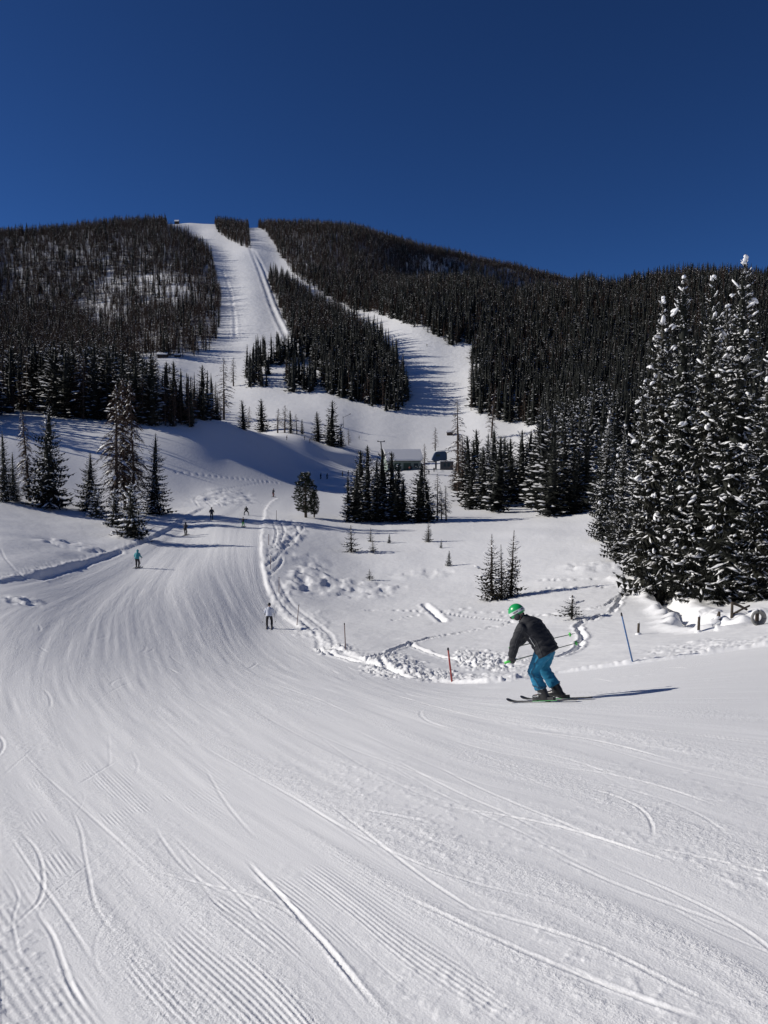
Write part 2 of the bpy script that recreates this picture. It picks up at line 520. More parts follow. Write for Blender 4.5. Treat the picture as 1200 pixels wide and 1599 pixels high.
# trails on foot
trench([(500,1014),(560,1034),(592,1024),(640,1006),(700,991),(795,973),(872,957),(935,948),(965,931),(990,912)], 0.22, 0.20, step=0.7, seed=201, wob=0.1)
trench([(640,1006),(668,1019),(700,1028),(750,1036),(800,1030)], 0.25, 0.2, step=0.7, seed=203, wob=0.1)
trench([(872,1026),(895,1016),(906,1004),(908,990),(905,978),(925,966),(955,955),(963,944),(972,930)], 0.26, 0.26, step=0.8, seed=205, wob=0.15)
trench([(780,962),(850,962),(900,966)], 0.16, 0.1, step=0.7, seed=206)
trench([(572,953),(620,953),(668,955)], 0.14, 0.14, step=0.6, seed=207)
trench([(614,968),(650,961),(690,955),(734,949)], 0.2, 0.14, step=0.6, seed=209)
trench([(690,957),(740,956),(784,956)], 0.13, 0.12, step=0.6, seed=211)
trench([(690,958),(740,964),(800,972)], 0.15, 0.13, step=0.6, seed=213)
trench([(663,944),(692,970)], 0.42, 0.30, seed=215, smooth=False, rim=0.25)
trench([(840,906),(900,905),(950,903),(985,905)], 0.2, 0.16, step=0.7, seed=217, wob=0.2)
trench([(860,918),(930,916),(1000,915)], 0.2, 0.14, seed=219, wob=0.3)
trench([(592,1026),(605,1040),(640,1058)], 0.22, 0.12, seed=221)
# wide machine track beside the right edge
for off in (-0.45, 0.45):
    w_ = spline(ground_poly([(428,905),(446,938),(470,962),(498,984),(508,998),(510,1014)]), 6)
    t_ = np.gradient(w_, axis=0); t_ /= np.hypot(t_[:, 0], t_[:, 1])[:, None]
    trench(None, 0.26, 0.05, seed=223, world=w_ + off * np.stack([-t_[:, 1], t_[:, 0]], 1))
# ski tracks in the soft snow right of the piste further out
for k, pl in enumerate([[(418,860),(450,846),(470,830),(472,822),(455,812)], [(418,868),(455,848),(466,832),(462,822),(445,812)], [(420,878),(440,870),(436,884),(420,898)],
                        [(425,812),(432,830),(428,850)], [(436,812),(444,828),(438,846)], [(416,884),(436,866),(452,852)],
                        [(310,790),(305,778),(330,768),(420,752)], [(330,790),(322,778),(360,766)], [(345,790),(340,780),(380,764)]]):
    trench(pl, 0.24, 0.10, seed=231 + k, rmin=40, rim=0.5)
# animal / ski lines over the left slope
trench([(270,737),(330,743),(400,750),(440,755)], 0.3, 0.12, seed=251, rmin=80)
trench([(0,855),(15,880),(40,905)], 0.12, 0.03, seed=253, rmin=20)
trench([(60,905),(110,888),(150,876),(190,862)], 0.5, 0.16, seed=255, rmin=20)
lumps(30, 938, 40, 9, 0.8, 0.16, 257, rough=0.4)
# creek hollow in front of the big spruces
cr = spline(ground_poly([(978,903),(1000,914),(1030,930),(1055,950),(1075,966),(1095,978),(1108,984)], 20), 6)
trench(None, 1.15, 0.85, seed=261, world=cr, rim=0.35, wob=0.5, reach=4.0)
lumps(1020, 925, 50, 14, 1.1, 0.3, 263)
lumps(1090, 965, 60, 14, 0.9, 0.25, 265)
CREEK = cr
# carved ski tracks on the near piste (each a narrow groove with a small thrown-up bank)
CARVE = [
 ([(380,1340),(405,1368),(430,1392),(470,1436),(510,1480),(560,1542),(606,1599)], .028, .026),
 ([(268,1302),(310,1345),(352,1380),(395,1425),(432,1486)], .022, .014),
 ([(30,1296),(55,1325),(66,1360),(66,1400),(40,1430),(0,1466)], .028, .022),
 ([(52,1424),(80,1460),(108,1530),(142,1599)], .026, .022),
 ([(0,1345),(30,1395),(22,1440),(35,1520)], .02, .010),
 ([(175,1320),(80,1400),(60,1440)], .02, .012),
 ([(600,1386),(690,1428),(780,1468),(900,1520),(1010,1562),(1120,1599)], .03, .018),
 ([(680,1405),(800,1435),(940,1480),(1080,1550),(1200,1590)], .03, .016),
 ([(860,1500),(950,1540),(1040,1575),(1110,1599)], .035, .02),
 ([(850,1330),(960,1380),(1080,1425),(1200,1470)], .03, .014),
 ([(560,1264),(600,1270),(680,1286)], .05, .02),
 ([(100,1300),(130,1240),(80,1222),(20,1250)], .02, .008),
 ([(120,1120),(160,1090),(190,1060),(170,1030)], .05, .018),
 ([(150,1035),(180,1075),(195,1105)], .05, .02),
 ([(290,1050),(310,1010),(318,985),(310,965)], .05, .015),
 ([(155,1015),(165,1000),(200,985)], .05, .015),
 ([(0,1070),(30,1045),(45,1030)], .05, .02),
 ([(0,1215),(40,1180),(60,1160)], .04, .015),
 ([(170,1140),(172,1175),(168,1205)], .04, .012),
 ([(205,1170),(215,1195),(210,1215)], .04, .012),
]
cr_rng = np.random.default_rng(5)
for k in range(140):                                   # more of them along the flow
    ps = cr_rng.uniform(0.3, 6.2) if k < 70 else cr_rng.uniform(0.1, 3.2)
    i0 = int(ps); fr = ps - i0
    A_, B_ = flow_lines[i0], flow_lines[i0 + 1]
    n_ = 40
    ta = np.linspace(0, 1, n_)
    A2 = np.stack([np.interp(ta, np.linspace(0, 1, len(A_)), A_[:, c]) for c in (0, 1)], 1)
    B2 = np.stack([np.interp(ta, np.linspace(0, 1, len(B_)), B_[:, c]) for c in (0, 1)], 1)
    w_ = A2 * (1 - fr) + B2 * fr
    a0 = int(cr_rng.uniform(0, 26 if k < 70 else 16)); a1 = a0 + int(cr_rng.uniform(4, 12 if k < 70 else 8))
    w_ = w_[a0:a1 + 1]
    bow = np.sin(np.linspace(0, math.pi, len(w_))) * cr_rng.uniform(-0.2, 0.2)
    t_ = np.gradient(w_, axis=0); t_ /= np.hypot(t_[:, 0], t_[:, 1])[:, None] + 1e-9
    w_ = w_ + bow[:, None] * np.stack([-t_[:, 1], t_[:, 0]], 1) + np.linspace(-1, 1, len(w_))[:, None] * cr_rng.uniform(-.25, .25) * np.stack([-t_[:, 1], t_[:, 0]], 1)
    rr_ = np.hypot(w_[:, 0], w_[:, 1]).mean()
    trench(None, 0.012 + 0.0012 * rr_, (1.0 if k < 70 else 1.7) * cr_rng.uniform(0.2, 1.0) ** 2 * (0.0028 + 0.00030 * rr_), seed=300 + k, world=spline(w_, 4), rim=0.6, reach=0.08 + 0.005 * rr_, taper=True)
for k in range(70):                                    # short fine arcs criss-crossing further out
    x_, y_ = cr_rng.uniform(-16, 8), cr_rng.uniform(8, 34)
    a_ = R(cr_rng.normal(112, 26)); cv_ = cr_rng.normal(0, 0.10); L_ = cr_rng.uniform(1.2, 4.5)
    t_ = np.linspace(0, L_, 9)
    w_ = np.stack([x_ + np.cumsum(np.cos(a_ + cv_ * t_)) * L_ / 9, y_ + np.cumsum(np.sin(a_ + cv_ * t_)) * L_ / 9], 1)
    trench(None, 0.022 + 0.0016 * y_, cr_rng.uniform(0.3, 1.0) * (0.004 + 0.0006 * y_), seed=500 + k, world=w_, rim=0.5, reach=0.10 + 0.006 * y_, taper=True)
for k, (pl, w__, dp) in enumerate(CARVE):
    trench(pl, w__ * 0.7, dp * (0.34 if k == 0 else 0.2), seed=400 + k, rim=0.7, reach=w__ * 4, wob=0.01, taper=True)
# loose crumbs thrown along the grooves on the near slope
cru = sstep(0.05, 0.55, fbm(PSI * 2.2 + 3, QQ * 0.16, 81, 3)) * PISTE * (1 - sstep(14, 30, GR))
GZ += cru * 0.009 * np.maximum(0, fbm(GX * 18, GY * 18, 83, 3)) + PISTE * (1 - sstep(14, 30, GR)) * 0.007 * np.maximum(0, fbm(GX * 11, GY * 11, 85, 3) - 0.15) * sstep(0.1, 0.5, fbm(GX * 0.9, GY * 0.9, 87, 2))
# shelf under the lift buildings
for (u_, v_, rad_) in ((632, 735, 16), (687, 733, 9)):
    x_, y_, z_ = at(u_, v_, 300)
    w_ = 1 - sstep(rad_, rad_ * 2, np.hypot(GX - x_, GY - y_))
    GZ = GZ * (1 - w_) + (z_) * w_

# ------------------------------------------------------------------ snow material + terrain object
def snow_material(name, piste=False, scale=1.0):
    m, nt, b = new_mat(name)
    N, L = nt.nodes, nt.links
    b.inputs['Roughness'].default_value = 0.55
    b.inputs['Specular IOR Level'].default_value = 0.25
    geo = N.new('ShaderNodeNewGeometry')
    def nz(vec, sc, det=3.0, rough=0.55):
        n = N.new('ShaderNodeTexNoise')
        n.inputs['Scale'].default_value = sc
        n.inputs['Detail'].default_value = det
        n.inputs['Roughness'].default_value = rough
        L.new(vec, n.inputs['Vector'])
        return n.outputs['Fac']
    def mth(op, a, b_=None, c=None):
        n = N.new('ShaderNodeMath')
        n.operation = op
        for i, v in enumerate((a, b_, c)):
            if v is None: continue
            if isinstance(v, (int, float)): n.inputs[i].default_value = v
            else: L.new(v, n.inputs[i])
        return n.outputs[0]
    pos = geo.outputs['Position']
    big = nz(pos, 0.15, 1)
    ramp = N.new('ShaderNodeMix'); ramp.data_type = 'RGBA'
    ramp.inputs[6].default_value = (0.85, 0.86, 0.875, 1)
    ramp.inputs[7].default_value = (0.90, 0.905, 0.915, 1)
    L.new(big, ramp.inputs[0])
    L.new(ramp.outputs[2], b.inputs['Base Color'])
    if piste:
        def att(nm):
            a = N.new('ShaderNodeAttribute'); a.attribute_name = nm; return a.outputs['Fac']
        psi, q, gm, rr_ = att('psi'), att('along'), att('groomed'), att('range')
        cmb = N.new('ShaderNodeCombineXYZ')
        L.new(mth('MULTIPLY', psi, 1.0), cmb.inputs[0]); L.new(mth('MULTIPLY', q, 0.022), cmb.inputs[1])
        fl = cmb.outputs[0]
        streak = mth('ADD', nz(fl, 14, 3, 0.65), mth('MULTIPLY', nz(fl, 50, 2, 0.6), 0.5))
        nearw = N.new('ShaderNodeMapRange'); nearw.inputs[1].default_value = 12; nearw.inputs[2].default_value = 60
        nearw.inputs[3].default_value = 0.0018; nearw.inputs[4].default_value = 0.026
        L.new(rr_, nearw.inputs[0])
        h1 = mth('MULTIPLY', mth('MULTIPLY', streak, nearw.outputs[0]), gm)
        # corduroy left by the groomer in patches
        cw = mth('SINE', mth('ADD', mth('MULTIPLY', psi, 200.0), mth('MULTIPLY', nz(pos, 0.6, 1), 2.0)))
        patch = N.new('ShaderNodeMapRange'); patch.inputs[1].default_value = 0.54; patch.inputs[2].default_value = 0.62
        c2_ = N.new('ShaderNodeCombineXYZ'); L.new(psi, c2_.inputs[0]); L.new(mth('MULTIPLY', q, 0.16), c2_.inputs[1])
        L.new(nz(c2_.outputs[0], 2.3, 2), patch.inputs[0])
        leftw = N.new('ShaderNodeMapRange'); leftw.inputs[1].default_value = 4.0; leftw.inputs[2].default_value = 4.8
        L.new(psi, leftw.inputs[0])
        nr = N.new('ShaderNodeMapRange'); nr.inputs[1].default_value = 6; nr.inputs[2].default_value = 13; nr.inputs[3].default_value = 1; nr.inputs[4].default_value = 0
        L.new(rr_, nr.inputs[0])
        h2 = mth('MULTIPLY', mth('MULTIPLY', mth('MULTIPLY', cw, 0.0016), mth('MULTIPLY', patch.outputs[0], nr.outputs[0])), mth('MULTIPLY', leftw.outputs[0], gm))
        # crumbly crud
        cmask = N.new('ShaderNodeMapRange'); cmask.inputs[1].default_value = 0.40; cmask.inputs[2].default_value = 0.64
        L.new(nz(fl, 3.2, 2), cmask.inputs[0])
        crud = mth('MULTIPLY', mth('MULTIPLY', nz(pos, 24, 3, 0.7), cmask.outputs[0]), 0.014)
        fine = mth('MULTIPLY', nz(pos, 90, 1), 0.002)
        h3 = mth('MULTIPLY', mth('ADD', crud, fine), gm)
        soft = mth('MULTIPLY', mth('MULTIPLY', nz(pos, 1.6, 2), 0.05), mth('SUBTRACT', 1.0, gm))
        farw = N.new('ShaderNodeMapRange'); farw.inputs[1].default_value = 250; farw.inputs[2].default_value = 600
        farw.inputs[3].default_value = 0; farw.inputs[4].default_value = 0.45
        L.new(rr_, farw.inputs[0])
        farb = mth('MULTIPLY', nz(pos, 0.22, 2, 0.6), farw.outputs[0])
        hsum = mth('ADD', mth('ADD', mth('ADD', h1, h2), mth('ADD', h3, soft)), farb)
    else:
        hsum = mth('MULTIPLY', nz(pos, 6.0 * scale, 4), 0.05)
    bp = N.new('ShaderNodeBump')
    bp.inputs['Strength'].default_value = 1.0
    bp.inputs['Distance'].default_value = 1.0
    L.new(hsum, bp.inputs['Height'])
    L.new(bp.outputs[0], b.inputs['Normal'])
    return m
SNOW = snow_material('snow_ground', piste=True)
SNOWP = snow_material('snow_piled')

def build_ground():
    nv, nh = GX.shape
    V = np.stack([GX, GY, GZ], -1).reshape(-1, 3)
    V = np.vstack([V, [[0, 0, GZ[0].mean()]]])
    GZ2 = GZ
    idx = np.arange(nv * nh).reshape(nv, nh)
    Q = np.stack([idx[:-1, :-1], idx[1:, :-1], idx[1:, 1:], idx[:-1, 1:]], -1).reshape(-1, 4)[:, ::-1]
    seam = np.stack([idx[:-1, -1], idx[1:, -1], idx[1:, 0], idx[:-1, 0]], -1)[:, ::-1]
    Q = np.vstack([Q, seam])
    fan = np.array([[nv * nh, idx[0, j], idx[0, (j + 1) % nh]] for j in range(nh)])[:, ::-1]
    me = bpy.data.meshes.new('ground')
    me.vertices.add(len(V)); me.vertices.foreach_set('co', V.ravel())
    loops = np.concatenate([Q.ravel(), fan.ravel()]).astype(np.int32)
    me.loops.add(len(loops)); me.loops.foreach_set('vertex_index', loops)
    st = np.concatenate([np.arange(0, Q.size, 4), Q.size + np.arange(0, fan.size, 3)]).astype(np.int32)
    me.polygons.add(len(st)); me.polygons.foreach_set('loop_start', st)
    me.polygons.foreach_set('use_smooth', np.ones(len(st), bool))
    for nm, arr in (('psi', PSI), ('along', QQ), ('groomed', PISTE), ('range', GR)):
        a = me.attributes.new(nm, 'FLOAT', 'POINT')
        a.data.foreach_set('value', np.append(arr.ravel(), 0.0).astype(np.float32))
    me.update(); me.validate()
    me.materials.append(SNOW)
    o = bpy.data.objects.new('ground', me)
    col.objects.link(o)
    set_props(o, 'snow covered ground with the groomed piste, meadow and mountain slopes', kind='structure')
    return o
GROUND = build_ground()
# ------------------------------------------------------------------ trees
def leaf_mat(name, c1, c2, rough=0.75, frost=0.0):
    """needles: colour drifts from clump to clump and from tree to tree; frost = rime on the twigs"""
    m, nt, b = new_mat(name)
    N, L = nt.nodes, nt.links
    geo = N.new('ShaderNodeNewGeometry')
    oi = N.new('ShaderNodeObjectInfo')
    n = N.new('ShaderNodeTexNoise'); n.inputs['Scale'].default_value = 1.3; n.inputs['Detail'].default_value = 1
    L.new(geo.outputs['Position'], n.inputs['Vector'])
    ad = N.new('ShaderNodeMath'); ad.operation = 'MULTIPLY_ADD'
    L.new(oi.outputs['Random'], ad.inputs[0]); ad.inputs[1].default_value = 0.7
    L.new(n.outputs['Fac'], ad.inputs[2])
    sb = N.new('ShaderNodeMath'); sb.operation = 'SUBTRACT'; L.new(ad.outputs[0], sb.inputs[0]); sb.inputs[1].default_value = 0.35
    mix = N.new('ShaderNodeMix'); mix.data_type = 'RGBA'; mix.clamp_factor = True
    mix.inputs[6].default_value = (*c1, 1); mix.inputs[7].default_value = (*c2, 1)
    L.new(sb.outputs[0], mix.inputs[0])
    out = mix.outputs[2]
    if frost:
        n2 = N.new('ShaderNodeTexNoise'); n2.inputs['Scale'].default_value = 5.0; n2.inputs['Detail'].default_value = 2
        L.new(geo.outputs['Position'], n2.inputs['Vector'])
        mr = N.new('ShaderNodeMapRange'); mr.inputs[1].default_value = 0.58; mr.inputs[2].default_value = 0.68; mr.inputs[4].default_value = frost
        L.new(n2.outputs['Fac'], mr.inputs[0])
        mx = N.new('ShaderNodeMix'); mx.data_type = 'RGBA'
        mx.inputs[7].default_value = (0.8, 0.81, 0.84, 1)
        L.new(mr.outputs[0], mx.inputs[0]); L.new(out, mx.inputs[6])
        out = mx.outputs[2]
    L.new(out, b.inputs['Base Color'])
    b.inputs['Roughness'].default_value = rough
    b.inputs['Specular IOR Level'].default_value = 0.15
    return m
NEEDLE = leaf_mat('spruce_needles', (0.017, 0.020, 0.019), (0.038, 0.040, 0.034))
NEEDLE_BIG = leaf_mat('spruce_needles_frosted', (0.018, 0.021, 0.017), (0.038, 0.038, 0.030), frost=0.08)
LARCH = leaf_mat('larch_twigs', (0.050, 0.032, 0.025), (0.095, 0.060, 0.046), frost=0.05)
BARK = plain_mat('bark', (0.065, 0.048, 0.038), 0.9, 0.35, 3.0, bump=0.02)
SNOWT = snow_material('snow_on_branches', scale=0.6)

class Geo:
    def __init__(s): s.v, s.f, s.n = [], [], 0
    def add(s, v, f):
        v = np.asarray(v, float).reshape(-1, 3)
        f = np.asarray(f, int).reshape(-1, 3)
        s.v.append(v); s.f.append(f + s.n); s.n += len(v)
    def arrays(s):
        return (np.vstack(s.v), np.vstack(s.f)) if s.v else (np.zeros((0, 3)), np.zeros((0, 3), int))
    def mesh(s, name, mat, smooth=False):
        return arrays_mesh(name, [s.arrays() + (0,)], [mat], smooth)
def arrays_mesh(name, parts, mats, smooth=False):
    V, T, MI, off = [], [], [], 0
    for v, f, mi in parts:
        V.append(v); T.append(f + off); MI.append(np.full(len(f), mi)); off += len(v)
    V, T, MI = np.vstack(V), np.vstack(T), np.concatenate(MI)
    me = bpy.data.meshes.new(name)
    me.vertices.add(len(V)); me.vertices.foreach_set('co', V.astype(np.float32).ravel())
    me.loops.add(T.size); me.loops.foreach_set('vertex_index', T.ravel().astype(np.int32))
    me.polygons.add(len(T)); me.polygons.foreach_set('loop_start', np.arange(0, T.size, 3, dtype=np.int32))
    me.polygons.foreach_set('material_index', MI.astype(np.int32))
    if smooth: me.polygons.foreach_set('use_smooth', np.ones(len(T), bool))
    me.update(); me.validate()
    for m in mats: me.materials.append(m)
    return me

def tube(g, path, radii, sides=6, cap=True):
    path = np.asarray(path, float)
    n = len(path)
    t = np.gradient(path, axis=0)
    t /= np.linalg.norm(t, axis=1)[:, None] + 1e-9
    ref = np.array([0, 0, 1.0]) if abs(t[0][2]) < 0.9 else np.array([1.0, 0, 0])
    a = np.cross(t, ref); a /= np.linalg.norm(a, axis=1)[:, None] + 1e-9
    b = np.cross(t, a)
    ang = np.arange(sides) * 2 * math.pi / sides
    V = (path[:, None] + np.asarray(radii)[:, None, None] * (a[:, None] * np.cos(ang)[None, :, None] + b[:, None] * np.sin(ang)[None, :, None])).reshape(-1, 3)
    f = []
    for i in range(n - 1):
        for k in range(sides):
            p, q = i * sides + k, i * sides + (k + 1) % sides
            f += [(p, q, q + sides), (p, q + sides, p + sides)]
    if cap:
        for k in range(1, sides - 1):
            f.append(((n - 1) * sides, (n - 1) * sides + k, (n - 1) * sides + k + 1))
            f.append((0, k + 1, k))
    g.add(V, f)

# a rounded blob (snow pillow) stretched along an axis
_ico = None
def blob(g, c, ax, ln, wd, ht, rs, sub=1):
    global _ico
    if _ico is None:
        import bmesh
        _ico = {}
        for k in (1, 2):
            bm = bmesh.new(); bmesh.ops.create_icosphere(bm, subdivisions=k, radius=1.0)
            _ico[k] = (np.array([v.co[:] for v in bm.verts]), np.array([[v.index for v in f.verts] for f in bm.faces]))
            bm.free()
    v, f = _ico[sub]
    v = v * (1 + rs.uniform(-0.22, 0.22, (len(v), 1)))
    ax = ax / (np.linalg.norm(ax) + 1e-9)
    sd = np.cross(ax, (0, 0, 1.0)); sd /= np.linalg.norm(sd) + 1e-9
    up = np.cross(sd, ax)
    zz = np.where(v[:, 2:3] < 0, v[:, 2:3] * 0.35, v[:, 2:3])
    g.add(c + v[:, :1] * ln * ax + v[:, 1:2] * wd * sd + zz * ht * up, f)

def spruce(h, rb, seed, whorls, per, stations, snow=0.6, blobs=1, bare=0.05, hang=True, core=0.24, big_caps=0, power=0.72, sblob=1, fan=1, dust=0.0):
    """returns geometry of trunk, needles and snow of a spruce h metres tall"""
    rs = np.random.default_rng(seed)
    T, N, S = Geo(), Geo(), Geo()
    lean = rs.uniform(-0.012, 0.012, 2) * h
    zs = np.linspace(0, 1, 7)
    ctr = lambda t: np.array([lean[0] * t * t, lean[1] * t * t, h * t])
    tube(T, [ctr(t) - np.array([0, 0, 0.6 if t == 0 else 0]) for t in zs], [max(0.02, 0.017 * h * (1 - t) ** 0.8 + 0.015) for t in zs], 6 if stations > 2 else 4)
    if core:
        n, m = 9, 7
        V = []
        for i in range(n):
            t = bare + (0.98 - bare) * i / (n - 1)
            rr = core * rb * (1 - t) ** power
            for k in range(m):
                a = 2 * math.pi * k / m + i * 0.45
                q = rr * rs.uniform(0.3, 1.4)
                V.append(ctr(t) + np.array([q * math.cos(a), q * math.sin(a), -0.25 * q]))
        f = []
        for i in range(n - 1):
            for k in range(m):
                p, q = i * m + k, i * m + (k + 1) % m
                f += [(p, q, q + m), (p, q + m, p + m)]
        N.add(V, f)
    for w in range(whorls):
        tw = bare + (0.985 - bare) * ((w + rs.uniform(-0.3, 0.3)) / whorls)
        tw = min(max(tw, bare), 0.985)
        env = rb * (1 - tw) ** power * (0.9 + 0.1 * math.sin(w * 2.1)) * min(1.0, 0.55 + (tw - bare) * 5)
        nb = max(4, int(per * (0.55 + 0.45 * (1 - tw)) + rs.uniform(-1, 1)))
        a0 = rs.uniform(0, 6.28)
        for k in range(nb):
            a = a0 + 2 * math.pi * (k + rs.uniform(-0.3, 0.3)) / nb
            Lb = max(0.12 * rb * 0.5, env * (rs.uniform(0.6, 1.12) if rs.uniform() < .85 else rs.uniform(1.0, 1.35)))
            slope = np.interp(tw, [0, 0.4, 0.8, 1], [-0.42, -0.30, 0.05, 0.6]) + rs.uniform(-0.12, 0.12)
            out = np.array([math.cos(a), math.sin(a), 0])
            sd = np.array([-math.sin(a), math.cos(a), 0])
            base = ctr(tw + rs.uniform(-0.4, 0.4) / whorls)
            ts = np.linspace(0, 1, stations + 1)
            dz = slope * Lb * ts + 0.16 * Lb * ts ** 3 - 0.10 * Lb * np.sin(math.pi * ts)
            P = base + out * (Lb * ts)[:, None] + np.array([0, 0, 1.0]) * dz[:, None] + sd * (rs.uniform(-0.08, 0.08) * Lb * ts ** 2)[:, None]
            V, f = [], []
            # main axis as a thin blade, hanging
            for i in range(stations):
                p0, p1 = P[i], P[i + 1]
                tm = (i + 0.5) / stations
                lt = Lb * 0.46 * (1 - 0.72 * tm) * rs.uniform(0.75, 1.25) * (0.45 + min(1, tm * 2.2) * 0.55)
                wd = np.linalg.norm(p1 - p0) * (0.62 if stations > 3 else 0.95)
                ax = (p1 - p0) / (np.linalg.norm(p1 - p0) + 1e-9)
                for sgn in (-1, 1) * fan:
                    tip = p0 + ax * lt * rs.uniform(0.5, 0.9) + sd * sgn * lt * rs.uniform(0.7, 1.0) - np.array([0, 0, lt * rs.uniform(0.05, 0.35)])
                    n0 = len(V)
                    s0 = ax * (rs.uniform(0, 0.7) * wd if fan > 1 else 0)
                    V += [p0 + s0, p0 + s0 + ax * wd * (0.6 if fan > 1 else 1), tip + s0]
                    f.append((n0, n0 + 1, n0 + 2))
                    if fan > 1 and rs.uniform() < dust:      # snow lying on a side twig
                        lift = np.array([0, 0, 0.025 + 0.012 * Lb])
                        m0, tp = p0 + s0 + ax * wd * .3, tip + s0
                        q1 = m0 * .45 + tp * .55
                        S.add([m0 + lift, q1 + ax * wd * .32 + lift * .5, tp + lift * .4, q1 - ax * wd * .32 + lift * .5, q1 + lift * 2.4], [(0, 1, 4), (1, 2, 4), (2, 3, 4), (3, 0, 4)])
                for _h in range(hang * (2 if fan > 2 else 1)):
                    n0 = len(V)
                    hd = lt * rs.uniform(0.35, 0.75)
                    V += [p0, p1, (p0 + p1) / 2 + sd * rs.uniform(-0.3, 0.3) * lt - np.array([0, 0, hd])]
                    f.append((n0, n0 + 1, n0 + 2))
            n0 = len(V)                              # tip
            V += [P[-1] + sd * 0.09 * Lb, P[-1] - sd * 0.09 * Lb, P[-1] + (P[-1] - P[-2]) * 0.5]
            f.append((n0, n0 + 1, n0 + 2))
            N.add(V, f)
            if rs.uniform() < snow * (1.0 if blobs == 0 else 0.35 + 1.1 * max(0, math.sin(a * 2.3 + seed) * math.cos(tw * 17 + a + seed) + 0.45)):
                if blobs == 0:
                    i0 = max(0, stations - 2)
                    wd = 0.18 * Lb
                    up = np.array([0, 0, 0.05 * Lb + 0.02])
                    q0, q1, q2 = P[i0] * 0.6 + P[min(i0 + 1, stations)] * 0.4, P[stations - 1] * 0.4 + P[stations] * 0.6, P[-1] + (P[-1] - P[-2]) * 0.1
                    S.add([q0 + up, q1 + sd * wd + up * 0.6, q2 + up * 0.5, q1 - sd * wd + up * 0.6, q1 + up * 2.2], [(0, 1, 4), (1, 2, 4), (2, 3, 4), (3, 0, 4)])
                else:
                    for _ in range(blobs):
                        t0 = rs.uniform(0.3, 0.98)
                        i = min(int(t0 * stations), stations - 1)
                        p = P[i] + (P[i + 1] - P[i]) * (t0 * stations - i)
                        ln = min(0.42, (Lb * 0.09 + 0.06) * math.exp(rs.normal(0, 0.65)))
                        if rs.uniform() < 0.3:       # snow on a side twig
                            p = p + sd * rs.uniform(-0.28, 0.28) * Lb
                        blob(S, p + np.array([0, 0, 0.03]), P[i + 1] - P[i] + sd * rs.uniform(-.2, .2) * Lb / stations, ln, ln * rs.uniform(0.28, 0.5), ln * rs.uniform(0.18, 0.36), rs, sblob)
    # leader
    top = ctr(0.97)
    N.add([top + np.array([0.05 * rb * 0.6, 0, 0]), top + np.array([-0.03 * rb, 0.05 * rb * 0.6, 0]), top + np.array([0, -0.05 * rb * 0.6, 0]), ctr(1.0)], [(0, 1, 3), (1, 2, 3), (2, 0, 3)])
    for _ in range(big_caps):
        t0 = rs.uniform(0.2, 0.9)
        a = rs.uniform(0, 6.28)
        d = rb * (1 - t0) ** power * rs.uniform(0.6, 0.95)
        p = ctr(t0) + np.array([d * math.cos(a), d * math.sin(a), -0.22 * d])
        s = rs.uniform(0.12, 0.32)
        for j in range(3):
            blob(S, p + rs.uniform(-0.3, 0.3, 3) * s * 1.6, np.array([math.cos(a), math.sin(a), -0.5 + rs.uniform(-.3, .3)]), s * rs.uniform(.6, 1.1), s * 0.55, s * 0.5, rs, 2)
    if big_caps:
        for j in range(3): blob(S, ctr(0.985 - .006 * j) + rs.uniform(-.1, .1, 3), np.array([1, 0, 0.3]), 0.17, 0.12, 0.15, rs, 2)
    return T, N, S

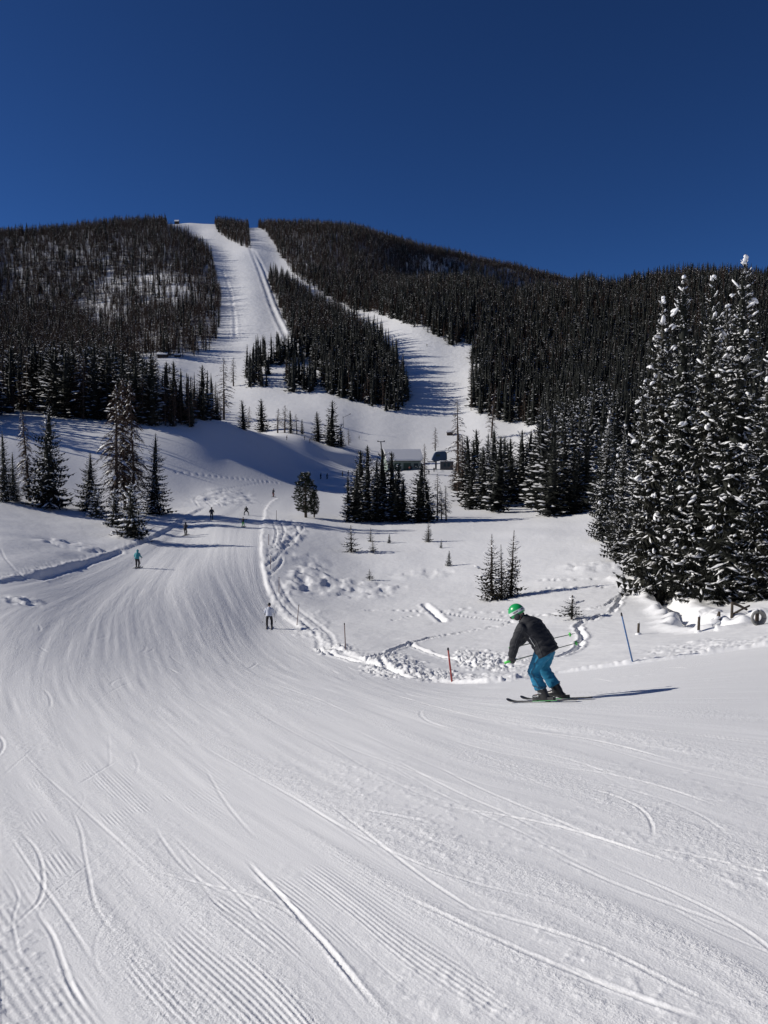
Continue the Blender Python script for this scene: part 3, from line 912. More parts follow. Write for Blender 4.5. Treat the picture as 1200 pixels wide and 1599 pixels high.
def larch(h, rb, seed, nbr, twigs, snow=0.25, bare=0.12, sag=0.25, sides=6, thick=1.0):
    """leafless larch: visible stem, thin drooping brown twigs, a little snow"""
    rs = np.random.default_rng(seed)
    T, N, S = Geo(), Geo(), Geo()
    lean = rs.uniform(-0.03, 0.03, 2) * h
    ctr = lambda t: np.array([lean[0] * t * t, lean[1] * t * t, h * t])
    zs = np.linspace(0, 1, 8)
    tube(T, [ctr(t) - np.array([0, 0, 0.6 if t == 0 else 0]) for t in zs], [0.016 * h * (1 - t) ** 0.9 + 0.02 for t in zs], sides)
    for k in range(nbr):
        t = bare + (0.98 - bare) * (k + rs.uniform(-.4, .4)) / nbr
        t = min(max(t, bare), 0.985)
        Lb = rb * ((1 - t) ** 0.7) * rs.uniform(0.55, 1.1) * min(1, 0.5 + 2.5 * (t - bare)) + 0.15
        a = rs.uniform(0, 6.28)
        out = np.array([math.cos(a), math.sin(a), 0]); sd = np.array([-math.sin(a), math.cos(a), 0])
        up0 = rs.uniform(-0.1, 0.45)
        n = 4
        ts = np.linspace(0, 1, n + 1)
        P = ctr(t) + out * (Lb * ts)[:, None] + np.array([0, 0, 1.0]) * (up0 * Lb * ts - (sag + up0) * Lb * ts ** 2)[:, None] + sd * (rs.uniform(-.2, .2) * Lb * ts ** 2)[:, None]
        V, f = [], []
        wb = (0.014 * Lb + 0.012) * thick
        for i in range(n):
            w0 = wb * (1 - 0.7 * i / n); n0 = len(V)
            V += [P[i] + sd * w0, P[i] - sd * w0, P[i + 1], P[i] - np.array([0, 0, 1.6 * w0])]
            f += [(n0, n0 + 1, n0 + 2), (n0, n0 + 3, n0 + 2)]
        for _ in range(twigs):
            tt = rs.uniform(0.15, 1.0)
            i = min(int(tt * n), n - 1)
            p = P[i] + (P[i + 1] - P[i]) * (tt * n - i)
            lt = Lb * rs.uniform(0.12, 0.34) * (1.15 - 0.6 * tt) + 0.08
            d = out * rs.uniform(0.0, 0.8) + sd * rs.uniform(-1, 1) + np.array([0, 0, rs.uniform(-0.9, 0.25)])
            d = d / np.linalg.norm(d)
            sw = np.cross(d, rs.uniform(-1, 1, 3)); sw /= np.linalg.norm(sw) + 1e-9
            wt = (0.03 * lt + 0.008) * thick
            n0 = len(V)
            V += [p + sw * wt, p - sw * wt, p + d * lt]
            f.append((n0, n0 + 1, n0 + 2))
        N.add(V, f)
        if rs.uniform() < snow:
            i = rs.integers(1, n)
            up = np.array([0, 0, 0.02 + wb])
            w0 = 0.05 * Lb + 0.03
            S.add([P[i - 1] + up, P[i] + sd * w0 + up * .3, P[i + 1] + up, P[i] - sd * w0 + up * .3, P[i] + up * 3], [(0, 1, 4), (1, 2, 4), (2, 3, 4), (3, 0, 4)])
    return T, N, S

def kind_meshes(name, gs, leaf, smooth_snow=False):
    T, N, S = gs
    return dict(trunk=T.mesh(name + '_trunk', BARK, True), crown=N.mesh(name + '_crown', leaf), snow=S.mesh(name + '_snow', SNOWT, smooth_snow) if S.n else None)
# unit trees are built at a real height; instances scale them
H = {}
PROTO = {}
def proto(kind, h, rb, gs, leaf, smooth_snow=False):
    PROTO[kind] = (h, kind_meshes(kind, gs, leaf, smooth_snow))
for k in range(3):
    proto('big%d' % k, 20, 3.3, spruce(20, (3.6, 3.1, 3.9)[k], 11 + k, 46, 14, 7, snow=0.36, blobs=2, bare=0.02, big_caps=16, power=(0.74, 0.68, 0.78)[k], fan=3, core=0.26, dust=0.07), NEEDLE_BIG, True)
for k in range(4):
    proto('mid%d' % k, 14, 2.6, spruce(14, (3.0, 2.5, 3.3, 2.7)[k], 31 + k, 27, 11, 3, snow=(0.35, 0.55, 0.25, 0.45)[k], blobs=0, bare=0.03, power=0.52), NEEDLE)
for k in range(2):
    proto('left%d' % k, 13, 3.4, spruce(13, (3.9, 2.9)[k], 41 + k, 32, 12, 6, snow=0.4, blobs=1, bare=0.02, power=0.75, fan=2, dust=0.08), NEEDLE)
for k in range(3):
    proto('larch%d' % k, 14, 2.4, larch(14, (2.5, 2.9, 2.2)[k], 51 + k, 84, 16, snow=0.3, thick=2.0), LARCH)
proto('larchbig0', 17, 3.2, larch(17, 3.6, 61, 170, 40, snow=0.55, bare=0.08, sag=0.5, thick=1.5), LARCH)
proto('larchbig1', 17, 3.0, larch(17, 3.0, 62, 170, 40, snow=0.55, bare=0.08, sag=0.5, thick=1.5), LARCH)
proto('thin0', 5.2, 1.0, spruce(5.2, 1.25, 71, 26, 8, 4, snow=0.4, blobs=1, bare=0.03, core=0, power=0.75), leaf_mat('dry_twigs', (0.026, 0.024, 0.020), (0.052, 0.046, 0.036)))
proto('small0', 3.0, 0.9, spruce(3.0, 1.0, 81, 13, 8, 4, snow=0.35, blobs=1, bare=0.06, core=0), NEEDLE)
proto('small1', 1.8, 0.7, spruce(1.8, 0.85, 82, 10, 9, 4, snow=0.2, blobs=1, bare=0.2, core=0, power=0.9), NEEDLE)
proto('laden', 4.0, 1.8, spruce(4.0, 1.9, 83, 18, 11, 5, snow=0.95, blobs=2, bare=0.0), NEEDLE_BIG, True)
def pine(h, rb, seed, tufts, needles):
    """bushy pine: short stem, limbs ending in brushes of needles"""
    rs = np.random.default_rng(seed)
    T, N, S = Geo(), Geo(), Geo()
    tube(T, [(0, 0, -.5), (0.05, 0, h * .3), (0, .05, h * .65), (0, 0, h * .95)], [.035 * h, .028 * h, .016 * h, .03], 8)
    for k in range(tufts):
        t = rs.uniform(0.12, 1.0)
        prof = rb * (math.sin(math.pi * min(1, (t - 0.04) * 0.93)) ** 0.55) * (1.08 - 0.55 * t)
        a = rs.uniform(0, 6.28); q = prof * math.sqrt(rs.uniform(0.12, 1.0)) * rs.uniform(.85, 1.1)
        c = np.array([q * math.cos(a), q * math.sin(a), h * (t * 0.97)])
        if k % 3 == 0:
            z0 = max(h * .08, c[2] - .45 * q)
            tube(T, [(0, 0, z0), (c[0] * .5, c[1] * .5, z0 * .6 + c[2] * .4), tuple(c)], [.035, .025, .012], 4, False)
        V, f = [], []
        s = rs.uniform(0.32, 0.55) * (h / 8)
        for j in range(needles):
            d = rs.normal(size=3); d[2] = abs(d[2]) * .8 - .15; d = d + np.array([math.cos(a), math.sin(a), .3]) * .6; d /= np.linalg.norm(d)
            sw = np.cross(d, rs.normal(size=3)); sw /= np.linalg.norm(sw) + 1e-9
            b0 = c - d * .08
            V += [b0 + sw * s * .13, b0 - sw * s * .13, c + d * s * rs.uniform(.7, 1.15)]
            f.append((3 * j, 3 * j + 1, 3 * j + 2))
        N.add(V, f)
        if rs.uniform() < 0.16: blob(S, c + np.array([0, 0, s * .45]), np.array([1., 0.3, 0]), s * .4, s * .3, s * .16, rs)
    return T, N, S
proto('pine0', 8.0, 2.3, pine(8.0, 2.7, 84, 520, 14), leaf_mat('pine_needles', (0.03, 0.04, 0.025), (0.06, 0.065, 0.04)))

TREES = []      # individuals: dict(x, y, z, h, kind, width, label, group)
def tree_px(u, vb, vt, kind, label, group=None, width=1.0, rmin=20.0, sink=0.0, Y=None, name='spruce_tree'):
    """a tree whose foot is seen at (u, vb) and whose tip reaches row vt"""
    if Y is None:
        x, y, z = hit(u, vb, rmin)
    else:
        dx, dy, dz = ray(u, vb); x, y = float(dx / dy * Y), float(Y); z = float(ground(x, y))
    _, _, ztop = at(u, vt, y)
    TREES.append(dict(x=x, y=y, z=z - sink, h=max(0.5, float(ztop) - z), kind=kind, w=width, label=label, group=group, name=name))
def make_tree(t, rz):
    h0, me = PROTO[t['kind']]
    s = t['h'] / h0
    t['w'] *= {'mid': 1.25, 'lar': 1.4}.get(t['kind'][:3] if t['kind'][:6] != 'larchb' else '', 1.0) if t['kind'][:4] != 'left' else 1.0
    root = empty(t['name'], (t['x'], t['y'], t['z']), rz, (s * t['w'], s * t['w'], s))
    for part in ('trunk', 'crown', 'snow'):
        if me[part] is None: continue
        o = bpy.data.objects.new(part, me[part])
        col.objects.link(o); o.parent = root
        if part == 'snow': o['label'] = 'snow lying on the branches'; o['kind'] = 'stuff'
    root.rotation_euler = ((0.012 if t['kind'][:3] == 'big' else 0.03) * math.sin(rz * 7.3), (0.012 if t['kind'][:3] == 'big' else 0.03) * math.cos(rz * 5.1), rz)
    set_props(root, t['label'], 'tree', t['group'])
    return root
# ------------------------------------------------------------------ single trees (photo foot row, tip row)
trs = np.random.default_rng(21)
GB = 'snow laden spruces standing together beside the creek'
for (u, vb, vt, kd, w, Y, lab) in [
    (1028, 890, 460, 'big0', 0.85, 57, 'tall narrow spruce with evenly layered snow pads, nearest the meadow in the creek-side group'),
    (1066, 912, 424, 'big1', 0.85, 54, 'tall slender spruce with a white snow cap, between the meadow-side spruce and the drooping-snow spruce'),
    (1097, 918, 424, 'big2', 0.8, 52, 'tall spruce with long hanging snow sausages on its front branches beside the creek'),
    (1143, 935, 396, 'big0', 0.92, 49, 'tallest and bushiest dark spruce with snow tufts on its top, beside the creek'),
    (1188, 930, 545, 'big1', 1.0, 47, 'shorter wide spruce with thick snow pads in front of the tallest creek-side spruce'),
    (1245, 930, 470, 'big2', 1.0, 49, 'broad spruce at the uphill end of the creek-side group'),
    (1120, 910, 470, 'big1', 0.9, 59, 'dark spruce half hidden behind the tallest creek-side spruce'),
    (1000, 870, 590, 'big1', 1.0, 66, 'mid sized snowy spruce tucked against the foot of the outermost creek-side spruce'),
    (972, 850, 660, 'big2', 0.9, 76, 'mid sized spruce with feathery snow between the creek-side group and the valley wood'),
    (945, 835, 640, 'big0', 0.9, 90, 'slender snowy spruce where the creek-side group meets the valley wood')]:
    tree_px(u, vb, vt, kd, lab, GB, w, Y=Y)
GL = 'trees on the snow bank beside the groomed piste'
for (u, vb, vt, kd, w, lab, nm) in [
    (76, 792, 630, 'left0', 1.0, 'wide dark spruce with snow streaked branches sweeping to the ground, next to a bare larch', 'spruce_tree'),
    (47, 783, 640, 'larchbig1', 1.0, 'bare brown larch with a dark straight stem, next to the wide dark spruce', 'larch_tree'),
    (8, 783, 672, 'left1', 1.0, 'dark spruce at the outer end of the row on the snow bank', 'spruce_tree'),
    (22, 782, 705, 'left1', 1.0, 'small dusty spruce between the outer spruce and the bare larch', 'spruce_tree'),
    (182, 800, 596, 'larchbig0', 1.05, 'tall bare larch with a stout stem and long drooping lower boughs', 'larch_tree'),
    (196, 798, 585, 'larchbig1', 0.85, 'tall straight larch in the middle of the three larches on the bank', 'larch_tree'),
    (211, 800, 590, 'larchbig0', 0.75, 'thin straight larch of the three on the bank, next to the dark spruce', 'larch_tree'),
    (142, 798, 706, 'left0', 1.1, 'small spruce with arching boughs under the drooping larch', 'spruce_tree'),
    (242, 803, 676, 'left1', 1.15, 'dense dark conical spruce standing alone by the piste behind the larches', 'spruce_tree'),
    (206, 838, 752, 'laden', 1.0, 'bushy low spruce loaded with snow at the foot of the larches, at the piste edge', 'spruce_tree'),
    (180, 822, 762, 'laden', 0.9, 'small snow loaded spruce behind the bushy one at the piste edge', 'spruce_tree'),
    (150, 808, 758, 'laden', 0.9, 'small frosted spruce bush on the bank under the small arching spruce', 'spruce_tree')]:
    tree_px(u, vb, vt, kd, lab, GL, w, rmin=60, name=nm)
for (u, vb, vt, kd, w, lab, nm) in [
    (478, 808, 737, 'pine0', 1.0, 'rounded bushy pine with a thick stem standing alone at the far end of the piste', 'pine_tree'),
    (491, 808, 768, 'pine0', 0.8, 'small pine growing against the rounded bushy pine', 'pine_tree'),
    (549, 862, 820, 'small0', 1.5, 'small dense spruce on the meadow, largest of the little group', 'spruce_tree'),
    (579, 846, 824, 'small0', 1.2, 'little spruce with a narrow tip on the meadow', 'spruce_tree'),
    (583, 864, 845, 'small1', 1.6, 'tiny round spruce below the narrow-tipped little spruce', 'spruce_tree'),
    (577, 906, 889, 'small1', 1.6, 'tiny dark spruce alone beside the snow hummocks', 'spruce_tree'),
    (608, 848, 832, 'laden', 0.6, 'tiny snow covered sapling on the far meadow', 'spruce_tree'),
    (669, 846, 812, 'thin0', 1.2, 'thin dry spruce standing alone on the far meadow', 'spruce_tree'),
    (689, 856, 842, 'laden', 0.5, 'white snow covered sapling near the thin dry spruce', 'spruce_tree'),
    (701, 884, 859, 'laden', 0.6, 'small snow caked spruce in the middle of the meadow', 'spruce_tree'),
    (768, 937, 834, 'thin0', 1.2, 'thin scraggly spruce with bare twigs, the wider of a pair on the meadow', 'spruce_tree'),
    (798, 931, 827, 'thin0', 0.95, 'thin scraggly spruce with bare twigs, the slimmer of a pair on the meadow', 'spruce_tree'),
    (784, 936, 850, 'thin0', 0.8, 'short twiggy spruce between the scraggly pair on the meadow', 'spruce_tree'),
    (893, 967, 929, 'small1', 1.9, 'knee-high sparse spruce sapling on the meadow with a foot trail behind it', 'spruce_tree')]:
    tree_px(u, vb, vt, kd, lab, None, w, rmin=30, name=nm)
# row of trees at the far edge of the meadow, in front of the lift building
GR_ = 'trees along the far edge of the meadow in front of the lift building'
k = 0
for (u, vb, vt, kd, w) in [(545,814,742,'mid1',.9),(562,811,702,'mid0',1),(573,814,694,'mid1',.95),(585,809,712,'mid3',.9),(599,813,700,'mid2',.85),(611,812,704,'mid0',.85),(620,812,722,'mid3',1),(631,813,745,'mid2',1),
                           (556,815,728,'mid2',1.0),(592,815,735,'mid1',1.1),(617,815,742,'mid2',1.1),(655,815,722,'mid2',1.15),(661,813,704,'larch0',.6),(669,815,748,'mid0',1.1)]:
    tree_px(u, vb, vt, kd, ('tall ' if vt < 708 else 'short ' if vt > 732 else 'mid-height ') + {'mid0': 'lightly snowed', 'mid1': 'slim snowy', 'mid2': 'broad dark', 'mid3': 'snow dusted'}.get(kd, '') + ' spruce in the close row at the meadow edge before the lift building' if kd[0] == 'm' else 'thin bare topped tree in the meadow-edge row before the lift building', GR_, w, rmin=90, name='larch_tree' if kd[0] == 'l' else 'spruce_tree')
for (u, vb, vt) in [(683,813,738),(697,813,757),(690,812,760)]:
    tree_px(u, vb, vt, 'larch1', 'thin sparse larch between the meadow-edge row and the valley wood', GR_, 0.9, rmin=90, name='larch_tree')
# valley wood right of the lift
GV = 'spruces of the valley wood behind the meadow'
for i in range(78):
    u = 712 + (960 - 712) * (i + trs.uniform(-.5, .5)) / 78
    Y = trs.uniform(133, 240) if u > 735 else trs.uniform(150, 240)
    if u > 850 and trs.uniform() < 0.5: Y = trs.uniform(112, 150)
    vt = trs.uniform(668, 735) if u < 850 else trs.uniform(640, 720)
    dx, dy, dz = ray(u, 700); x, y = float(dx / dy * Y), float(Y); z = float(ground(x, y))
    h = float(np.clip(at(u, vt, y)[2] - z, 7, 21))
    kd = trs.choice(['mid0', 'mid1', 'mid2', 'mid3', 'larch0'], p=[.25, .3, .2, .2, .05])
    TREES.append(dict(x=x, y=y, z=z, h=h, kind=kd, w=trs.uniform(.85, 1.15), label=(('tall ' if h > 15 else 'short ' if h < 10.5 else 'mid-sized ') + {'mid0': 'lightly snowed ', 'mid1': 'slim snow laden ', 'mid2': 'broad dark ', 'mid3': 'snow dusted ', 'larch0': 'thin bare '}[kd]) + ('spruce' if kd[0] == 'm' else 'larch') + ' in the valley wood behind the meadow', group=GV, name='spruce_tree' if kd[0] == 'm' else 'larch_tree'))
GM = 'trees standing apart on the lower slope near the lift'
for (u, vb, vt, kd, w, rm, lab, nm) in [
    (410,674,622,'mid2',1.0,200,'single dark conical spruce on the crest of the shaded spur','spruce_tree'),
    (381,671,624,'mid0',1.0,200,'dark spruce at the end of the tree line on the shaded spur','spruce_tree'),
    (389,670,634,'larch0',1.0,200,'bare larch at the end of the tree line on the shaded spur','larch_tree'),
    (350,655,558,'larch1',.9,200,'tall shaggy larch rising above the tree line on the spur','larch_tree'),
    (365,603,557,'larch2',1.1,380,'shaggy larch standing alone in the snow field beside the piste','larch_tree'),
    (434,676,637,'larch0',1.4,200,'bare larch in the small clump on the spur','larch_tree'),
    (445,676,632,'larch1',1.4,200,'tallest bare larch in the small clump on the spur','larch_tree'),
    (455,677,640,'mid1',.9,200,'dark spruce in the small clump of larches on the spur','spruce_tree'),
    (464,678,646,'larch2',1.4,200,'slim larch in the small clump on the spur','larch_tree'),
    (472,678,654,'mid3',.9,200,'small spruce at the edge of the larch clump on the spur','spruce_tree'),
    (497,690,642,'mid2',1.0,250,'dark spruce beside the tall double spruce at the foot of the spur','spruce_tree'),
    (520,697,624,'mid0',1.0,250,'tall dark spruce at the foot of the spur near the lift','spruce_tree'),
    (514,695,650,'mid3',1.0,250,'spruce leaning against the tall one at the foot of the spur','spruce_tree'),
    (533,698,666,'mid2',1.1,250,'short wide spruce under the tall one at the foot of the spur','spruce_tree'),
    (545,695,669,'larch1',.9,250,'small bare larch near the tall spruce at the foot of the spur','larch_tree'),
    (680,704,666,'larch2',1.1,250,'lone larch on the snow above the blue lift station','larch_tree'),
    (663,740,692,'larch0',.9,180,'thin larch by the end of the lift building','larch_tree'),
    (716,768,624,'larch1',.8,150,'very tall thin larch rising above the valley wood beside the blue station','larch_tree'),
    (768,684,606,'larch0',.9,250,'tall bare larch at the edge of the forest above the dark hut','larch_tree'),
    (265,583,570,'mid2',1.3,380,'small dark bush spruce below the timber hut','spruce_tree')]:
    tree_px(u, vb, vt, kd, lab, GM, w, rmin=rm, name=nm)

# ------------------------------------------------------------------ woods: scattered positions, nearest become single trees, the rest one mass
def inside(u, v, poly):
    u, v = np.asarray(u), np.asarray(v)
    res = np.zeros(u.shape, bool)
    n = len(poly)
    for i in range(n):
        (x1, y1), (x2, y2) = poly[i], poly[(i + 1) % n]
        c = ((y1 > v) != (y2 > v)) & (u < (x2 - x1) * (v - y1) / (y2 - y1 + 1e-12) + x1)
        res ^= c
    return res
CLEAR = [(255,340),(336,340),(336,352),(342,364),(362,378),(392,390),(390,372),(388,354),(382,340),(398,340),(404,356),(416,362),(424,376),(434,394),(458,428),(500,460),(545,482),(600,494),(650,512),(690,528),(722,556),(730,600),(732,640),(780,676),(845,686),(845,720),(720,800),(400,760),(340,700),(332,640),(240,612),(205,590),(222,558),(300,558),(334,545),(343,510),(345,470),(338,430),(328,395),(300,372),(262,356)]
WOODS = [
 [(418,432),(440,436),(465,452),(500,478),(545,503),(598,540),(624,580),(638,622),(634,641),(600,642),(570,634),(540,624),(516,620),(506,602),(492,575),(476,556),(463,538),(450,512),(436,480),(424,452)],
 [(398,562),(470,556),(476,567),(400,575)],
 [(384,586),(420,582),(420,604),(388,605)],
 [(446,594),(492,590),(496,612),(450,613)],
]
SPARSE = [(120,470),(150,440),(230,430),(335,420),(345,560),(230,560),(190,545),(140,520)]
n_try = 150000
fr_ = np.random.default_rng(99)
th = fr_.uniform(R(-33), R(33), n_try)
rr = np.sqrt(fr_.uniform(195 ** 2, 1640 ** 2, n_try))
fx_, fy_ = rr * np.sin(th), rr * np.cos(th)
fz_ = ground(fx_, fy_)
fu, fvv, fd = project(fx_, fy_, fz_)
ok = np.ones(n_try, bool)
in_clear = inside(fu, fvv, CLEAR) & (fy_ > 330)
in_wood = np.zeros(n_try, bool)
for w_ in WOODS: in_wood |= inside(fu, fvv, w_) & (fy_ > 330)
crestY = np.interp(fu, [-400, -200, -40, 0, 100, 200, 300, 345], [150, 150, 165, 208, 203, 198, 214, 258]) + 11 * noise(fx_ / 14, fy_ * 0, 19) * (fu > 20)
left_near = (fu < 345) & (fy_ > crestY + 2) & ((fu < 245) | (fy_ < crestY + 34))
mid_open = (fu >= 245) & (fu < 735) & (fy_ < 520) & ~in_wood
right_limit = np.interp(fu, [722, 770, 840, 846, 960, 1400], [420, 400, 375, 215, 120, 120])
ok &= ~in_clear | in_wood
ok &= ~(mid_open & ~(left_near & (fu < 345)))
ok &= ~((fu < 345) & (fy_ <= crestY + 2))
ok &= ~((fu >= 722) & (fy_ < right_limit))
ok &= ~((fu >= 245) & (fu < 345) & (fy_ > crestY + 34) & (fy_ < 470))
# hidden far sides: keep only a fringe behind the skyline
elv = (GZ - EYE) / GR; elv[GR < 350] = -1
cr_r = RR[np.argmax(elv, 0)]
ok &= rr < np.interp(th, TH, cr_r) + 60
# thinning: open larch wood with snow showing between the stems
sp = inside(fu, fvv, SPARSE)
keep = np.where(sp, 0.30 + 0.42 * (noise(fx_ / 22, fy_ / 22, 5) > -0.1), np.where(rr > 900, 0.85, 0.95))
keep = np.where((fu < 260) & ~sp, keep * (0.9 + 0.1 * noise(fx_ / 50, fy_ / 50, 8)), keep)
keep = np.where(in_wood, 0.9, keep)
ok &= fr_.uniform(size=n_try) < keep
# the woods between the pistes get extra stems
fx_, fy_, fz_, fu, fvv, in_wood, rr, sp = [a[ok] for a in (fx_, fy_, fz_, fu, fvv, in_wood, rr, sp)]
def extra(n, poly, Ymin, Ymax):
    t = fr_.uniform(R(-33), R(33), n * 60); r_ = np.sqrt(fr_.uniform(Ymin ** 2, Ymax ** 2, n * 60))
    x, y = r_ * np.sin(t), r_ * np.cos(t); z = ground(x, y); u, v, _ = project(x, y, z)
    m_ = inside(u, v, poly)
    return [a[m_][:n] for a in (x, y, z, u, v)]
for w_, n_ in zip(WOODS, (300, 26, 12, 16)):
    e = extra(n_, w_, 380, 900)
    fx_, fy_, fz_, fu, fvv = [np.concatenate([a, b_]) for a, b_ in zip((fx_, fy_, fz_, fu, fvv), e)]
    in_wood = np.concatenate([in_wood, np.ones(len(e[0]), bool)]); rr = np.concatenate([rr, np.hypot(e[0], e[1])]); sp = np.concatenate([sp, np.zeros(len(e[0]), bool)])
nT = len(fx_)
# species: larch high up and on the left flank, spruce low down and on the right
p_larch = np.where(fu < 345, np.where(rr < 330, 0.4, 0.85), np.where(rr > 900, 0.85, np.where(in_wood, np.where(rr > 560, .65, .12), np.clip(0.15 + (rr - 450) / 700, .1, .7))))
is_l = fr_.uniform(size=nT) < p_larch
hh = np.where(is_l, fr_.uniform(8, 18, nT), fr_.uniform(8, 21, nT) + 1.5 * noise(fx_ / 30, fy_ / 30, 77)) * np.interp(rr, [200, 700, 1300], [1.0, 0.98, 0.85])
hh = np.where(in_wood, np.minimum(hh * 1.05, 20), hh)
hh = np.where((fu > 245) & (fu < 345) & (rr < 300), hh * 0.8, hh)
ww = fr_.uniform(0.8, 1.2, nT)
size = hh / np.hypot(fx_, fy_)
vis = (fu > -20) & (fu < 1220)
n_single = 290 - len(TREES)
order = np.argsort(-(size * vis * np.where((fu > 960) & (fy_ < 400), 0.1, 1)))
single = np.zeros(nT, bool); single[order[:n_single]] = True
REG = lambda u, w, r_: ('wood between the two pistes' if w else 'tree line on the shaded spur' if u < 345 else 'forest edge above the lift')
for i in np.nonzero(single)[0]:
    reg = REG(fu[i], in_wood[i], rr[i])
    kd = ('larch%d' if is_l[i] else 'mid%d') % fr_.integers(0, 3 if is_l[i] else 4)
    TREES.append(dict(x=float(fx_[i]), y=float(fy_[i]), z=float(fz_[i]), h=float(hh[i]), kind=kd, w=float(ww[i]),
                      label=('tall ' if hh[i] > 17.5 else 'short ' if hh[i] < 13.5 else '') + ('slim ' if ww[i] < .93 else 'broad ' if ww[i] > 1.07 else '') + ('bare brown larch in the ' if is_l[i] else 'dark snow dusted spruce in the ') + reg, group='trees of the ' + reg, name='larch_tree' if is_l[i] else 'spruce_tree'))
for t in TREES: make_tree(t, float(trs.uniform(0, 6.28)))

# far woods: one mass each, low-poly trees set out on points
def far_mesh(nm, gs, leaf):
    T, N, S = gs
    parts = [T.arrays() + (0,), N.arrays() + (1,)] + ([S.arrays() + (2,)] if S.n else [])
    return arrays_mesh(nm, parts, [BARK, leaf, SNOWT])
FAR = [far_mesh('far_spruce', spruce(14, r_, 91 + k, 13, 6, 2, snow=s_, blobs=0, bare=0.03), NEEDLE) for k, (r_, s_) in enumerate(((3.3, .14), (2.8, .22), (3.8, .08)))] + \
      [far_mesh('far_larch', larch(14, r_, 95 + k, 48, 10, snow=0.05, sides=4, thick=3.6), LARCH) for k, r_ in enumerate((3.0, 2.6, 3.4))]
FAR_OBJ = [bpy.data.objects.new('far_tree_shape', m) for m in FAR]

def forest_group():
    ng = bpy.data.node_groups.new('forest_points', 'GeometryNodeTree')
    ng.interface.new_socket('Geometry', in_out='INPUT', socket_type='NodeSocketGeometry')
    ng.interface.new_socket('Geometry', in_out='OUTPUT', socket_type='NodeSocketGeometry')
    N, L = ng.nodes, ng.links
    gi, go = N.new('NodeGroupInput'), N.new('NodeGroupOutput')
    join = N.new('GeometryNodeJoinGeometry')
    for o in reversed(FAR_OBJ):
        oi = N.new('GeometryNodeObjectInfo'); oi.inputs['Object'].default_value = o; oi.inputs['As Instance'].default_value = True
        L.new(oi.outputs['Geometry'], join.inputs[0])
    m2p = N.new('GeometryNodeMeshToPoints')
    L.new(gi.outputs[0], m2p.inputs['Mesh'])
    iop = N.new('GeometryNodeInstanceOnPoints')
    iop.inputs['Pick Instance'].default_value = True
    L.new(m2p.outputs[0], iop.inputs['Points']); L.new(join.outputs[0], iop.inputs['Instance'])
    def na(nm, ty):
        a = N.new('GeometryNodeInputNamedAttribute'); a.data_type = ty; a.inputs['Name'].default_value = nm
        return a.outputs['Attribute']
    L.new(na('kind_index', 'INT'), iop.inputs['Instance Index'])
    L.new(na('tree_scale', 'FLOAT_VECTOR'), iop.inputs['Scale'])
    L.new(na('tree_turn', 'FLOAT_VECTOR'), iop.inputs['Rotation'])
    L.new(iop.outputs[0], go.inputs[0])
    return ng
NG = forest_group()
def far_forest(name, sel, label):
    I = np.nonzero(sel)[0]
    me = bpy.data.meshes.new(name)
    V = np.stack([fx_[I], fy_[I], fz_[I] - 0.2], 1)
    me.vertices.add(len(V)); me.vertices.foreach_set('co', V.astype(np.float32).ravel())
    a = me.attributes.new('kind_index', 'INT', 'POINT'); a.data.foreach_set('value', (np.where(is_l[I], 3, 0) + fr_.integers(0, 3, len(I))).astype(np.int32))
    s = hh[I] / 14
    a = me.attributes.new('tree_scale', 'FLOAT_VECTOR', 'POINT'); a.data.foreach_set('vector', np.stack([s * ww[I], s * ww[I], s], 1).astype(np.float32).ravel())
    a = me.attributes.new('tree_turn', 'FLOAT_VECTOR', 'POINT'); a.data.foreach_set('vector', np.stack([0 * s, 0 * s, fr_.uniform(0, 6.28, len(I))], 1).astype(np.float32).ravel())
    me.update()
    o = bpy.data.objects.new(name, me); col.objects.link(o)
    md = o.modifiers.new('trees', 'NODES'); md.node_group = NG
    set_props(o, label, 'forest', kind='stuff')
    print('FOREST', name, len(I))
rest = ~single
far_forest('larch_forest', rest & (fu < 330) & ~in_wood, 'brown and dark forest covering the mountain flank beside the long piste')
far_forest('piste_wood', rest & in_wood, 'wood of dark spruces and larches between the two pistes')
far_forest('summit_grove', rest & ~in_wood & (fu >= 330) & (fu < 400) & (rr > 900), 'small brown grove on the summit between the two piste tops')
far_forest('mountain_forest', rest & ~in_wood & (fu >= 330) & ~((fu < 400) & (rr > 900)), 'dark forest covering the broad mountain shoulder behind the lift')
# ------------------------------------------------------------------ people
SKIN = plain_mat('skin', (0.55, 0.33, 0.25), 0.6, 0.08)
def cloth(name, c, rough=0.75, bump=0.006):
    return plain_mat(name, c, rough, 0.18, 14.0, bump=bump)
M_BLACK = cloth('black_cloth', (0.011, 0.0125, 0.018))
M_NAVY = cloth('navy_cloth', (0.018, 0.022, 0.036))
M_DARK = cloth('dark_trousers', (0.016, 0.016, 0.020))
M_BLUE = cloth('bright_blue_cloth', (0.006, 0.165, 0.30))
M_TEAL = cloth('teal_cloth', (0.03, 0.25, 0.30))
M_WHITE = cloth('pale_cloth', (0.62, 0.66, 0.75))
M_GREEN = cloth('green_cloth', (0.05, 0.45, 0.08))
M_RED = cloth('dark_red_cloth', (0.16, 0.03, 0.03))
M_SHELL = plain_mat('boot_shell', (0.018, 0.018, 0.02), 0.35, 0.2, 20)
M_GREY = plain_mat('grey_plastic', (0.30, 0.31, 0.32), 0.4, 0.2, 20)
M_HGREEN = plain_mat('green_helmet_shell', (0.012, 0.36, 0.10), 0.3, 0.08, 9)
M_HWHITE = plain_mat('white_strap', (0.72, 0.75, 0.75), 0.6, 0.05, 9)
M_GLOW = plain_mat('light_green_plastic', (0.10, 0.72, 0.10), 0.4, 0.08, 9)
M_POLE = plain_mat('ski_pole_metal', (0.07, 0.12, 0.08), 0.4, 0.2, 15, metal=0.3)
